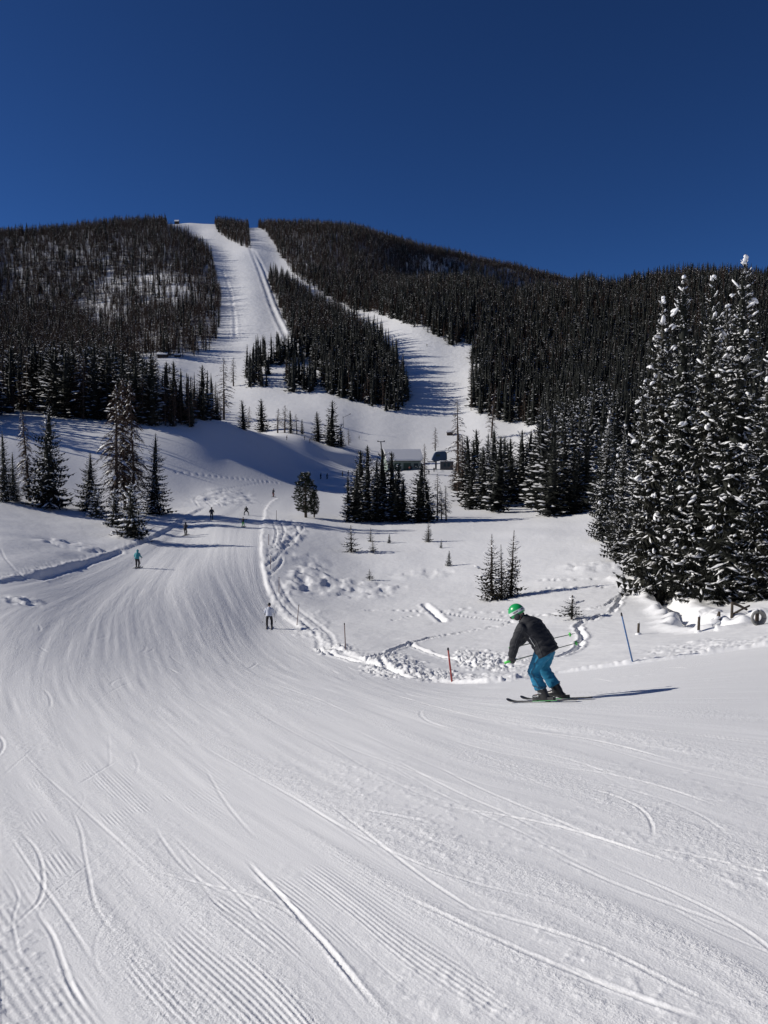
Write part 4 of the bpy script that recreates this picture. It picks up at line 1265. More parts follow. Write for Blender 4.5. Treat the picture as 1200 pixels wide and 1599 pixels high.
M_SKI = plain_mat('black_ski', (0.016, 0.017, 0.018), 0.35, 0.3, 12)
M_SKIG = plain_mat('green_ski_edge', (0.04, 0.30, 0.08), 0.4, 0.2, 12)

def ring(c, ax, side, a, b_, n):
    ax = np.asarray(ax, float); ax /= np.linalg.norm(ax)
    side = np.asarray(side, float); side = side - ax * np.dot(side, ax); side /= np.linalg.norm(side)
    o = np.cross(ax, side)
    t = np.arange(n) * 2 * math.pi / n
    return np.asarray(c) + a * np.cos(t)[:, None] * side + b_ * np.sin(t)[:, None] * o
def loft(pts_, rad, side=(0, 1, 0), n=14):
    """closed tube through points; rad = (half width along side, half depth) per point"""
    pts_ = np.asarray(pts_, float)
    t = np.gradient(pts_, axis=0)
    V = np.vstack([ring(p, tt, side, r_[0], r_[1], n) for p, tt, r_ in zip(pts_, t, rad)] + [pts_[:1], pts_[-1:]])
    m_ = len(pts_)
    f = []
    for i in range(m_ - 1):
        for k in range(n):
            p, q = i * n + k, i * n + (k + 1) % n
            f.append((p, q, q + n, p + n))
    for k in range(n):
        f.append((m_ * n, (k + 1) % n, k))
        f.append((m_ * n + 1, (m_ - 1) * n + k, (m_ - 1) * n + (k + 1) % n))
    return V, f
def fuse(name, pieces, mat, voxel, smooth=6, wrinkle=0.0, wscale=9.0, seed=0):
    """join closed pieces into one continuous skin (voxel remesh), smooth and wrinkle it"""
    V, Fc, off = [], [], 0
    for v, f in pieces:
        V.append(v); Fc += [tuple(i + off for i in q) for q in f]; off += len(v)
    me = bpy.data.meshes.new(name + '_raw')
    me.from_pydata([tuple(map(float, p)) for p in np.vstack(V)], [], Fc)
    o = bpy.data.objects.new(name + '_raw', me); col.objects.link(o)
    r_ = o.modifiers.new('r', 'REMESH'); r_.mode = 'VOXEL'; r_.voxel_size = voxel
    s_ = o.modifiers.new('s', 'SMOOTH'); s_.factor = 0.5; s_.iterations = smooth
    dg = bpy.context.evaluated_depsgraph_get()
    out = bpy.data.meshes.new_from_object(o.evaluated_get(dg))
    bpy.data.objects.remove(o); bpy.data.meshes.remove(me)
    out.name = name
    if wrinkle:
        n = len(out.vertices)
        co = np.empty(n * 3); out.vertices.foreach_get('co', co); co = co.reshape(-1, 3)
        no = np.empty(n * 3); out.vertex_normals.foreach_get('vector', no); no = no.reshape(-1, 3)
        w_ = fbm(co[:, 0] * wscale + co[:, 2] * wscale * 1.6, co[:, 1] * wscale - co[:, 2] * wscale * 0.7, seed, 3)
        co = co + no * (wrinkle * (1 - 2 * np.abs(w_)))[:, None]
        out.vertices.foreach_set('co', co.ravel())
    out.materials.clear(); out.materials.append(mat)
    out.polygons.foreach_set('use_smooth', np.ones(len(out.polygons), bool))
    out.update()
    return out
def ball(c, rx, ry, rz, seg=20, rings=12, z0=-1.0, z1=1.0, rot=None):
    c = np.asarray(c, float)
    V, f = [], []
    for i in range(rings + 1):
        zz = z0 + (z1 - z0) * i / rings
        zz = math.sin(math.asin(z0) + (math.asin(z1) - math.asin(z0)) * i / rings)
        q = math.sqrt(max(0, 1 - zz * zz))
        for k in range(seg):
            a = 2 * math.pi * k / seg
            V.append((rx * q * math.cos(a), ry * q * math.sin(a), rz * zz))
    for i in range(rings):
        for k in range(seg):
            p, q = i * seg + k, i * seg + (k + 1) % seg
            f.append((p, q, q + seg, p + seg))
    f.append(tuple(range(seg))[::-1]); f.append(tuple(range(rings * seg, (rings + 1) * seg)))
    V = np.array(V)
    if rot is not None: V = V @ np.array(rot.to_3x3()).T
    return V + c, f
def box(c, sx, sy, sz, bev=0.0):
    x, y, z = sx / 2, sy / 2, sz / 2
    V = np.array([(-x, -y, -z), (x, -y, -z), (x, y, -z), (-x, y, -z), (-x, -y, z), (x, -y, z), (x, y, z), (-x, y, z)]) + np.asarray(c)
    return V, [(0, 3, 2, 1), (4, 5, 6, 7), (0, 1, 5, 4), (1, 2, 6, 5), (2, 3, 7, 6), (3, 0, 4, 7)]
def part(name, pieces, mat, parent=None, smooth=False, bevel=0.0):
    V, Fc, off = [], [], 0
    for v, f in pieces:
        V.append(np.asarray(v, float)); Fc += [tuple(int(i) + off for i in q) for q in f]; off += len(v)
    o = mesh_obj(name, np.vstack(V), Fc, mat, parent, smooth)
    if bevel:
        b_ = o.modifiers.new('bevel', 'BEVEL'); b_.width = bevel; b_.segments = 2
    return o
def link_mesh(name, me, parent):
    o = bpy.data.objects.new(name, me); col.objects.link(o); o.parent = parent
    return o

STAND = dict(ankL=(0, .13, .12), ankR=(0, -.13, .12), kneL=(.10, .14, .50), kneR=(.10, -.14, .50), hipL=(-.04, .10, .88), hipR=(-.04, -.10, .88),
             pel=(-.05, 0, .93), wai=(-.01, 0, 1.08), che=(.05, 0, 1.30), neck=(.09, 0, 1.46), head=(.13, 0, 1.60),
             shL=(.06, .19, 1.38), shR=(.06, -.19, 1.38), elL=(.04, .30, 1.12), elR=(.04, -.30, 1.12), haL=(.26, .33, .96), haR=(.26, -.33, .96))
def make_person(name, J, cols, loc, heading, label, voxel=0.03, group=None, helmet=True, hood=False, scale=1.0, headdir=None, fine=False):
    """one continuous body; clothes follow the same joints as children"""
    J = {k: np.array(v, float) for k, v in J.items()}
    jacket, trousers, hat, glove = cols
    tl = J['shL'] - J['shR']; tl = tl / np.linalg.norm(tl)
    # body
    body = [loft([J['hip' + s], J['kne' + s], J['ank' + s], J['ank' + s] + [.14, 0, -.06]], [(.075, .08), (.052, .055), (.038, .04), (.035, .03)]) for s in 'LR']
    body += [loft([J['sh' + s], J['el' + s], J['ha' + s]], [(.055, .055), (.042, .042), (.03, .03)]) for s in 'LR']
    body += [loft([J['pel'] - [0, 0, .08], J['wai'], J['che'], J['neck']], [(.15, .10), (.13, .10), (.17, .11), (.06, .06)], tl), loft([J['che'], J['neck'], J['head']], [(.07, .07), (.055, .055), (.05, .055)], tl), ball(J['head'], .095, .075, .118)]
    hd = np.array(headdir if headdir is not None else (1, 0, -.1), float); hd /= np.linalg.norm(hd)
    body += [ball(J['head'] + hd * .098 + [0, 0, -.015], .02, .014, .025)]           # nose
    me = fuse(name, body, SKIN, min(voxel, 0.03), 4)
    root = bpy.data.objects.new('person', me); col.objects.link(root)
    root.location = loc; root.rotation_euler = (0, 0, heading); root.scale = (scale,) * 3
    set_props(root, label, 'person', group)
    # jacket
    sleeves = [loft([J['che'] * .5 + J['sh' + s] * .5, J['sh' + s], J['sh' + s] * .5 + J['el' + s] * .5, J['el' + s], J['el' + s] * .45 + J['ha' + s] * .55, J['el' + s] * .12 + J['ha' + s] * .88],
                    [(.09, .10), (.088, .095), (.078, .082), (.070, .074), (.062, .065), (.052, .054)]) for s in 'LR']
    hem = J['pel'] + (J['pel'] - J['wai']) * .55
    torso = loft([hem, J['pel'], J['wai'], J['wai'] * .5 + J['che'] * .5, J['che'], J['che'] * .45 + J['neck'] * .55, J['neck'] + (J['head'] - J['neck']) * .15],
                 [(.225, .175), (.222, .18), (.21, .17), (.225, .175), (.235, .175), (.175, .13), (.088, .09)], tl, 18)
    jk = sleeves + [torso]
    if hood: jk.append(ball(J['head'] + [-.02, 0, .0], .135, .125, .15))
    link_mesh('jacket', fuse('jacket', jk, jacket, voxel, 5, 0.014 if fine else 0.0, 6.0, 3), root)
    # trousers
    tr = [loft([J['pel'], J['hip' + s], J['hip' + s] * .5 + J['kne' + s] * .5, J['kne' + s], J['kne' + s] * .5 + J['ank' + s] * .5, J['ank' + s] + (J['kne' + s] - J['ank' + s]) * .22],
               [(.11, .13), (.112, .135), (.100, .115), (.088, .095), (.086, .094), (.092, .098)]) for s in 'LR']
    tr.append(loft([J['pel'] - [0, 0, .12], J['pel'], J['wai']], [(.16, .13), (.175, .14), (.15, .12)], tl))
    link_mesh('trousers', fuse('trousers', tr, trousers, voxel * 0.9, 4, 0.012 if fine else 0.0, 7.0, 5), root)
    for s in 'LR':
        a, kn = J['ank' + s], J['kne' + s]
        sh = (kn - a) / np.linalg.norm(kn - a)
        bo = [loft([a + [-.13, 0, -.075], a + [-.02, 0, -.06], a + [.10, 0, -.07], a + [.19, 0, -.085]], [(.050, .045), (.056, .06), (.054, .05), (.042, .030)]),
              loft([a + [-.03, 0, -.08], a, a + sh * .12, a + sh * .22], [(.058, .085), (.060, .085), (.066, .085), (.070, .088)])]
        b_ = link_mesh('boot', fuse('boot', bo, M_SHELL, min(voxel, .02), 3), root)
        if fine:
            for q, (dx_, dz_) in enumerate(((.02, .02), (.0, .09), (.07, -.04), (.11, -.05))):
                part('buckle', [box(a + [dx_ + .02, (.068 if s == 'L' else -.068), dz_], .06, .014, .016)], M_GREY, b_)
        # gloved hand: palm, four fingers closed round a pole grip, thumb on the side
        h = J['ha' + s]; fo = h - J['el' + s]; fo /= np.linalg.norm(fo)
        inn = np.array([0, -1.0 if s == 'L' else 1.0, 0]); inn = inn - fo * np.dot(inn, fo); inn /= np.linalg.norm(inn)
        fw = np.cross(fo, inn) * (1 if s == 'L' else -1)      # across the knuckles
        gl = [loft([h - fo * .07, h - fo * .01, h + fo * .05], [(.046, .046), (.040, .052), (.036, .050)], inn)]
        if fine:
            for q in range(4):
                k0 = h + fo * .045 + fw * (.036 - .024 * q)
                ln = (.042, .047, .045, .036)[q]
                gl.append(loft([k0, k0 + fo * ln * .7 + inn * .012, k0 + fo * ln * .75 + inn * (.012 + ln * .75), k0 + fo * ln * .1 + inn * (.02 + ln)], [(.0125, .0125), (.012, .012), (.0115, .0115), (.0105, .0105)]))
            k0 = h + fw * .05
            gl.append(loft([k0 - fo * .02, k0 + fo * .02 + fw * .012 + inn * .02, k0 + fo * .035 + inn * .05], [(.016, .016), (.0145, .0145), (.012, .012)]))
        else:
            gl.append(ball(h + fo * .06 + inn * .02, .045, .045, .045))
        link_mesh('glove', fuse('glove', gl, glove, .008 if fine else .02, 2), root)
    return root, J
def add_helmet(root, J, mat, strap, hd=(1, 0, -.2), fine=False, vents=False):
    d = Vector(hd).normalized()
    up = Vector((0, 0, 1)); lf = up.cross(d).normalized(); up = d.cross(lf)
    M = Matrix((d, lf, up)).transposed()
    c = J['head'] + np.array(d) * -.012 + np.array(up) * .02
    he = part('helmet', [ball(c, .140, .122, .140, 24, 12, -0.45, 1.0, M)], mat, root, True)
    # goggles: strap round the back of the helmet, lens in front
    V, f = [], []
    n = 28
    for k in range(n + 1):
        a = R(40) + (2 * math.pi - R(80)) * k / n
        for zz, rr_ in ((-.022, 1.035), (.028, 1.035)):
            q = math.sqrt(max(0, 1 - (zz / .14) ** 2))
            V.append(np.array(M) @ np.array((.140 * math.cos(a) * q * rr_, .122 * math.sin(a) * q * rr_, zz + .018 * math.cos(a))) + c)
    for k in range(n): f.append((2 * k, 2 * k + 2, 2 * k + 3, 2 * k + 1))
    go = part('goggles', [(np.array(V), f)], strap, root)
    sd = go.modifiers.new('t', 'SOLIDIFY'); sd.thickness = 0.006
    L_ = loft([c + np.array(M) @ np.array((.105, y_, -.02)) for y_ in (-.085, -.04, .0, .04, .085)], [(.02, .02), (.032, .038), (.034, .034), (.032, .038), (.02, .02)], tuple(d))
    part('lens', [L_], M_SHELL, go, True)
    if fine:      # dark print on the strap, too small to read
        for k, a in enumerate((88, 96, 103, 110, 117, 150, 158, 166)):
            V2 = []
            a0, a1 = R(a - 2.2), R(a + 2.2)
            for aa, zz in ((a0, -.008), (a1, -.010 if k % 2 else -.006), (a1, .016), (a0, .013)):
                q = math.sqrt(max(0, 1 - (zz / .14) ** 2))
                V2.append(np.array(M) @ np.array((.140 * math.cos(aa) * q * 1.09, .122 * math.sin(aa) * q * 1.09, zz + .018 * math.cos(aa))) + c)
            part('strap_print', [(np.array(V2), [(0, 1, 2, 3)])], M_SHELL, go)
        part('ear_pad', [ball(c + np.array(M) @ np.array((.0, .105, -.075)), .055, .022, .06)], M_BLACK, he, True)
        part('ear_pad', [ball(c + np.array(M) @ np.array((.0, -.105, -.075)), .055, .022, .06)], M_BLACK, he, True)
        for sy in (-1, 1):
            for q in (-.04, .02, .07):
                part('vent', [ball(c + np.array(M) @ np.array((q, sy * .05, .122 - abs(q) * .25)), .022, .006, .006, 8, 4)], M_SHELL, he, True)
    return he
def ground_frame(x, y, hd):
    """matrix with x along hd on the snow and z along the snow's normal"""
    e = 0.35
    gx = (ground(x + e, y) - ground(x - e, y)) / (2 * e); gy = (ground(x, y + e) - ground(x, y - e)) / (2 * e)
    n = Vector((-float(gx), -float(gy), 1)).normalized()
    f = Vector((math.cos(hd), math.sin(hd), 0)); f = (f - n * f.dot(n)).normalized()
    return Matrix((f, n.cross(f), n)).transposed().to_4x4()
def ski(x, y, hd, label, group=None, ln=1.65, fine=False):
    root = empty('ski')
    Mx = ground_frame(x, y, hd)
    root.matrix_world = Matrix.Translation((x, y, float(ground(x, y)) + 0.02)) @ Mx
    set_props(root, label, 'ski', group)
    st = [(-.46, .036, .0), (-.44, .046, .002), (-.2, .038, .0), (.0, .034, .0), (.25, .042, .0), (.42, .054, .004), (.48, .052, .018), (.52, .042, .040), (.54, .020, .055)]
    V, f = [], []
    for t_, w_, z_ in st:
        V += [(t_ * ln, -w_, z_), (t_ * ln, w_, z_), (t_ * ln, w_, z_ + .014), (t_ * ln, -w_, z_ + .014)]
    m_ = len(st)
    for i in range(m_ - 1):
        for k in range(4):
            p, q = 4 * i + k, 4 * i + (k + 1) % 4
            f.append((p, q, q + 4, p + 4))
    f += [(3, 2, 1, 0), (4 * m_ - 4, 4 * m_ - 3, 4 * m_ - 2, 4 * m_ - 1)]
    part('ski_blade', [(np.array(V), f)], M_SKI, root)
    part('binding', [box((.16, 0, .035), .09, .06, .045), box((-.18, 0, .035), .12, .065, .05)], M_SHELL, root)
    if fine:
        part('edge_stripe', [box((-.1, .0365, .008), .5 * ln, .004, .008), box((-.1, -.0365, .008), .5 * ln, .004, .008)], M_SKIG, root)
    return root
def ski_pole(p0, p1, label, group=None, mat=M_POLE, grip=M_SHELL, basket=M_SHELL, r_=0.009):
    p0, p1 = np.array(p0, float), np.array(p1, float)
    root = empty('ski_pole', p0)
    set_props(root, label, 'ski pole', group)
    d = p1 - p0; L_ = np.linalg.norm(d); d = d / L_
    def tb(nm, a, b_, ra, rb_, m_, sides=8):
        g = Geo(); tube(g, [d * a, d * (a * .5 + b_ * .5), d * b_], [ra, (ra + rb_) / 2, rb_], sides)
        v, f = g.arrays(); return mesh_obj(nm, v, [tuple(map(int, q)) for q in f], m_, root, True)
    tb('shaft', 0.0, L_ - .03, r_, r_ * .7, mat)
    tb('grip', -.10, .05, r_ * 2.4, r_ * 1.9, grip)
    tb('basket', L_ - .10, L_ - .075, .038, .032, basket, 12)
    tb('tip', L_ - .03, L_, r_ * .6, r_ * .3, M_GREY)
    return root

# ---- the near skier: crouched, leaning into the descent
sx, sy, sz = hit(860, 1095, 4)
NEARJ = dict(ankL=(.05, .16, .12), ankR=(-.05, -.16, .12), kneL=(.24, .17, .47), kneR=(.19, -.12, .46), hipL=(.06, .19, .80), hipR=(.08, -.01, .80),
             pel=(.06, .09, .86), wai=(.15, .10, 1.00), che=(.30, .12, 1.17), neck=(.44, .13, 1.29), head=(.56, .14, 1.37),
             shL=(.37, .31, 1.20), shR=(.33, -.07, 1.20), elL=(.47, .38, .92), elR=(.52, -.16, .95), haL=(.52, .38, .67), haR=(.70, -.12, .76))
HD = math.atan2(.6, -.8)
skier, SJ = make_person('skier_body', NEARJ, (M_BLACK, M_BLUE, None, M_SHELL), (sx, sy, sz + .035), HD,
                        'crouching skier in dark jacket, bright blue trousers and green helmet skiing down past the meadow', voxel=0.016, fine=True, headdir=(1, 0, -.45))
add_helmet(skier, SJ, M_HGREEN, M_HWHITE, (1, 0.12, -.85), fine=True)
bpy.context.view_layer.update()
def ribbon(name, host, line, width, mat, off=0.004):
    """a seam, zip or band sewn on: a narrow strip laid on the host's surface"""
    ln_ = densify(np.array(line, float), 0.03)
    V_, f_ = [], []
    for i, p_ in enumerate(ln_):
        ok_, c_, n_, _ = host.closest_point_on_mesh(Vector(p_))
        tg = ln_[min(i + 1, len(ln_) - 1)] - ln_[max(i - 1, 0)]
        sd_ = Vector(tg).cross(n_).normalized() * width / 2
        for q_ in (c_ + n_ * off + sd_, c_ + n_ * off - sd_): V_.append(q_[:])
    f_ = [(2 * i, 2 * i + 1, 2 * i + 3, 2 * i + 2) for i in range(len(ln_) - 1)]
    o_ = mesh_obj(name, V_, f_, mat, host)
    md_ = o_.modifiers.new('t', 'SOLIDIFY'); md_.thickness = 0.003; md_.offset = 0
    return o_
M_SEAM = plain_mat('grey_seam', (0.045, 0.048, 0.055), 0.6, 0.1, 20)
M_SEAMB = plain_mat('dark_blue_seam', (0.004, 0.06, 0.12), 0.6, 0.1, 20)
jk_ = [c for c in skier.children if c.name.startswith('jacket')][0]
tr_ = [c for c in skier.children if c.name.startswith('trousers')][0]
J_ = SJ
bk = np.array((-.2, 0, .12))
ribbon('seam', jk_, [J_['shR'] + bk, J_['che'] + bk + [0, 0, .03], J_['shL'] + bk], .010, M_SEAM)
ribbon('seam', jk_, [J_['che'] + bk, J_['wai'] + bk, J_['pel'] + bk - [0, 0, .1]], .008, M_SEAM)
sd0 = np.array((0, .3, 0))
ribbon('pocket_zip', jk_, [J_['wai'] + sd0 + [.08, 0, .05], J_['wai'] + sd0 + [.02, 0, -.10]], .014, M_GREY)
ribbon('side_seam', jk_, [J_['che'] + sd0 + [-.04, 0, -.06], J_['wai'] + sd0 + [-.05, 0, 0], J_['pel'] + sd0 + [-.04, 0, -.06]], .008, M_SEAM)
ribbon('sleeve_seam', jk_, [J_['shL'] + [-.1, .15, .05], J_['elL'] + [-.1, .15, 0], J_['haL'] + [-.08, .1, .08]], .008, M_SEAM)
for s_, sg_ in (('L', .2), ('R', -.2)):
    ribbon('side_zip', tr_, [J_['hip' + s_] + [0, sg_, -.05], J_['kne' + s_] + [-.02, sg_, 0], J_['ank' + s_] + [0, sg_, .14]], .016, M_SEAMB)
    ribbon('knee_seam', tr_, [J_['kne' + s_] + [-.2, sg_ * .6, -.04], J_['kne' + s_] + [0, sg_, -.04], J_['kne' + s_] + [.2, sg_ * .6, -.02]], .010, M_SEAMB)
    ribbon('cuff', tr_, [J_['ank' + s_] + [.2, 0, .13], J_['ank' + s_] + [0, sg_, .12], J_['ank' + s_] + [-.2, 0, .11]], .03, M_SEAMB)
def loc2w(p, o=(sx, sy, sz + .035), a=HD):
    return np.array((o[0] + p[0] * math.cos(a) - p[1] * math.sin(a), o[1] + p[0] * math.sin(a) + p[1] * math.cos(a), o[2] + p[2]))
HS = math.atan2(.80, -.60)
for s, lab in (('L', 'black ski with green edge under the left boot of the crouching skier'), ('R', 'black ski with green edge under the right boot of the crouching skier')):
    w_ = loc2w(SJ['ank' + s])
    ski(w_[0], w_[1], HS, lab, 'skis of the crouching skier', 1.5, True)
hl = loc2w(SJ['haL']); hr = loc2w(SJ['haR'])
ski_pole(hl + [-.02, -.01, -.04], hl + [1.14, .05, .27], 'dark ski pole with green basket in the left hand of the crouching skier', 'poles of the crouching skier', grip=M_GLOW, basket=M_GLOW)
ski_pole(hr + [-.02, 0, -.03], hr + [1.00, .02, .20], 'dark ski pole with green basket in the right hand of the crouching skier', 'poles of the crouching skier', grip=M_GLOW, basket=M_GLOW)

# ---- skiers further down the piste
def mod(**kw):
    d = dict(STAND); d.update(kw); return d
POSE_A = mod(kneL=(.12, .17, .50), kneR=(.12, -.17, .50), ankL=(0, .17, .12), ankR=(0, -.17, .12))
POSE_FRONT = mod(elL=(.10, .26, 1.14), elR=(.10, -.26, 1.14), haL=(.32, .14, 1.16), haR=(.32, -.14, 1.16), ankL=(.12, .12, .12), ankR=(-.08, -.16, .12))
POSE_WIDE = mod(elL=(.05, .42, 1.32), elR=(.05, -.42, 1.32), haL=(.10, .66, 1.34), haR=(.10, -.66, 1.34), ankL=(0, .2, .12), ankR=(0, -.2, .12))
POSE_LOW = mod(kneL=(.18, .30, .42), kneR=(.18, -.30, .42), ankL=(-.02, .36, .12), ankR=(-.02, -.36, .12), hipL=(-.14, .11, .68), hipR=(-.14, -.11, .68), pel=(-.14, 0, .74), wai=(0, 0, .88), che=(.18, 0, 1.05), neck=(.30, 0, 1.15), head=(.40, 0, 1.24),
               shL=(.20, .19, 1.12), shR=(.20, -.19, 1.12), elL=(.28, .30, .9), elR=(.28, -.30, .9), haL=(.45, .30, .8), haR=(.45, -.30, .8))
FARP = [
 (421, 981, POSE_A, (M_WHITE, M_DARK, None, M_BLACK), M_SHELL, 95, 1.0, 'skier in pale blue-white jacket and dark trousers beside the marker poles', 'pale jacket skier', True),
 (215, 887, mod(ankL=(.08, .15, .12), ankR=(-.05, -.15, .12)), (M_TEAL, M_DARK, None, M_BLACK), None, 80, 1.0, 'skier in hooded teal jacket and black trousers on the piste', 'teal jacket skier', True),
 (290, 836, POSE_FRONT, (M_NAVY, M_DARK, None, M_BLACK), None, 75, 1.0, 'skier all in black with hands held in front, by the tree shadow', 'all black skier', True),
 (331, 811, STAND, (M_NAVY, M_NAVY, None, M_BLACK), M_SHELL, 100, 1.02, 'skier in navy standing upright at the band of shadow across the piste', 'navy skier', True),
 (380, 823, POSE_WIDE, (M_BLACK, M_GREEN, None, M_BLACK), M_SHELL, 80, 0.78, 'child skier with arms spread wide, black top and green trousers', 'child skier', True),
 (385, 804, POSE_LOW, (M_BLACK, M_DARK, None, M_BLACK), M_SHELL, 100, 0.95, 'skier crouched low with legs apart at the far side of the shadow band', 'low crouching skier', True),
 (427, 776, POSE_FRONT, (M_NAVY, M_RED, None, M_BLACK), M_SHELL, 60, 1.0, 'skier in dark jacket and red-brown trousers near the bend of the piste', 'red trousered skier', True),
]
for (u, v, pose, cols, hel, hdg, sc_, lab, who, sk) in FARP:
    x, y, z = hit(u, v, 20)
    a = R(hdg)
    p, J_ = make_person('skier_body', pose, cols, (x, y, z + .03), a, lab, voxel=0.03, hood=hel is None, scale=sc_)
    if hel is not None: add_helmet(p, J_, hel, M_SHELL)
    for s in 'LR':
        q = J_['ank' + s] * sc_
        w_ = (x + q[0] * math.cos(a) - q[1] * math.sin(a), y + q[0] * math.sin(a) + q[1] * math.cos(a))
        ski(w_[0], w_[1], a, 'ski under the %s boot of the %s' % ('left' if s == 'L' else 'right', who), 'skis of the ' + who, 1.6 * sc_)
        h_ = J_['ha' + s] * sc_
        hw = np.array((x + h_[0] * math.cos(a) - h_[1] * math.sin(a), y + h_[0] * math.sin(a) + h_[1] * math.cos(a), z + .03 + h_[2]))
        sg = 1 if s == 'L' else -1
        back = np.array((-math.cos(a) * .55 - math.sin(a) * sg * .12, -math.sin(a) * .55 + math.cos(a) * sg * .12, -.55)) * sc_
        tip = hw + back
        tip[2] = max(tip[2], float(ground(tip[0], tip[1])) + .05)
        ski_pole(hw, tip, 'ski pole in the %s hand of the %s' % ('left' if s == 'L' else 'right', who), 'poles of the ' + who)
# ---- tiny figures around the lift
def tiny(u, v, cols, hdg, lab, grp, rmin, pose=STAND):
    x, y, z = hit(u, v, rmin)
    p, J_ = make_person('figure_body', pose, cols, (x, y, z), R(hdg), lab, voxel=0.05, group=grp)
    add_helmet(p, J_, M_SHELL, M_SHELL)
GT_ = 'skiers far away around the lift'
for (u, v, c_, h_, lab, rm, po) in [
    (501, 748, (M_BLACK, M_DARK, None, M_BLACK), 40, 'distant dark skier on the flat run-in below the shaded spur', 150, STAND),
    (511, 748, (M_BLACK, M_DARK, None, M_BLACK), 40, 'distant dark skier on the flat run-in below the shaded spur', 150, STAND),
    (535, 744, (M_NAVY, M_DARK, None, M_BLACK), 20, 'distant dark skier standing next to the tall meadow-edge trees', 150, STAND),
    (544, 743, (M_NAVY, M_DARK, None, M_BLACK), 20, 'distant dark skier standing next to the tall meadow-edge trees', 150, STAND),
    (494, 765, (M_BLACK, M_DARK, None, M_BLACK), 200, 'distant skier crouching on the piste behind the rounded pine', 120, POSE_LOW),
    (561, 686, (M_BLACK, M_DARK, None, M_BLACK), 0, 'distant lone skier on the snow below the snow lance', 250, STAND),
    (448, 687, (M_NAVY, M_NAVY, None, M_BLACK), 0, 'tiny skier in the shade near the larch clump on the spur', 150, STAND),
    (476, 687, (M_NAVY, M_NAVY, None, M_BLACK), 0, 'tiny skier in the shade near the larch clump on the spur', 150, STAND),
    (484, 691, (M_NAVY, M_NAVY, None, M_BLACK), 0, 'tiny skier in the shade near the larch clump on the spur', 150, STAND),
    (637, 734, (M_BLACK, M_DARK, None, M_BLACK), 90, 'tiny person waiting in front of the green lift building', 200, STAND),
    (640, 735, (M_RED, M_DARK, None, M_BLACK), 90, 'tiny person in dark red waiting in front of the green lift building', 200, STAND),
    (643, 734, (M_NAVY, M_DARK, None, M_BLACK), 90, 'tiny person in navy waiting in front of the green lift building', 200, STAND),
    (670, 741, (M_BLACK, M_DARK, None, M_BLACK), 90, 'tiny dark skier between the lift building and the blue station', 180, STAND),
    (678, 737, (M_BLACK, M_DARK, None, M_BLACK), 90, 'tiny dark skier under the nose of the blue station', 180, STAND),
    (667, 541, (M_BLACK, M_DARK, None, M_BLACK), 250, 'tiny skier high on the curving upper piste', 400, STAND)]:
    tiny(u, v, c_, h_, lab, GT_, rm, po)
# ------------------------------------------------------------------ marker poles, posts, hose, lift buildings, huts
M_PRED = plain_mat('red_pole_paint', (0.33, 0.04, 0.03), 0.5, 0.2, 8)
M_PBLUE = plain_mat('blue_pole_paint', (0.05, 0.14, 0.33), 0.5, 0.2, 8)
M_PGREY = plain_mat('weathered_pole', (0.16, 0.10, 0.09), 0.7, 0.3, 8)
M_WOOD = plain_mat('weathered_wood', (0.07, 0.055, 0.042), 0.85, 0.35, 9, bump=0.01)
M_WALL = plain_mat('pale_green_wall', (0.20, 0.25, 0.23), 0.7, 0.12, 1.5)
M_DOOR = plain_mat('dark_green_door', (0.015, 0.05, 0.035), 0.5, 0.2, 2)
M_TRIM = plain_mat('dark_trim', (0.03, 0.03, 0.035), 0.6, 0.2, 2)
M_GLASS = plain_mat('dark_window_glass', (0.03, 0.05, 0.06), 0.1, 0.1, 2)
M_LIFT = plain_mat('blue_lift_shell', (0.008, 0.036, 0.095), 0.4, 0.15, 1.0)
M_STEEL = plain_mat('dark_steel', (0.06, 0.065, 0.075), 0.5, 0.2, 2, metal=0.4)
M_HUT = plain_mat('brown_boards', (0.05, 0.035, 0.028), 0.85, 0.3, 2, bump=0.02)
M_WATER = plain_mat('dark_water', (0.012, 0.016, 0.018), 0.08, 0.2, 3)

def marker(u, vb, ut, vt, mat, lab, rmin=15, r_=0.018):
    x, y, z = hit(u, vb, rmin)
    tx_, ty_, tz_ = at(ut, vt, y)
    root = empty('marker_pole', (x, y, z))
    set_props(root, lab, 'pole', 'marker poles along the piste edge')
    d = np.array((float(tx_) - x, 0.05, float(tz_) - z))
    g = Geo(); tube(g, [d * -.2, d * .5, d * .93], [r_, r_ * .95, r_ * .9], 8)
    v, f = g.arrays(); mesh_obj('shaft', v, [tuple(map(int, q)) for q in f], mat, root, True)
    g = Geo(); tube(g, [d * .93, d * .97, d], [r_ * 1.15, r_ * 1.15, r_ * .8], 8)
    v, f = g.arrays(); mesh_obj('cap', v, [tuple(map(int, q)) for q in f], M_TRIM, root, True)
    return root
marker(706, 1064, 700, 1012, M_PRED, 'red marker pole leaning slightly at the trampled corner of the meadow', r_=.03)
marker(540, 1014, 538, 973, M_PGREY, 'dull red marker pole at the broken snow clods', r_=.028)
marker(464, 976, 467, 944, M_PGREY, 'tilted grey marker pole beside the machine track', r_=.026)
marker(436, 926, 436, 901, M_PGREY, 'upright grey marker pole in front of the snow hummocks', r_=.028)
marker(423, 889, 423, 868, M_PGREY, 'thin marker pole at the crossing ski tracks', r_=.03)
marker(420, 851, 420, 834, M_PGREY, 'thin marker pole on the churned strip beside the far piste', r_=.035)
marker(432, 813, 432, 797, M_PGREY, 'small marker pole at the end of the churned strip', r_=.035)
marker(988, 1033, 971, 957, M_PBLUE, 'long blue pole leaning over at the edge of the piste', r_=.025)

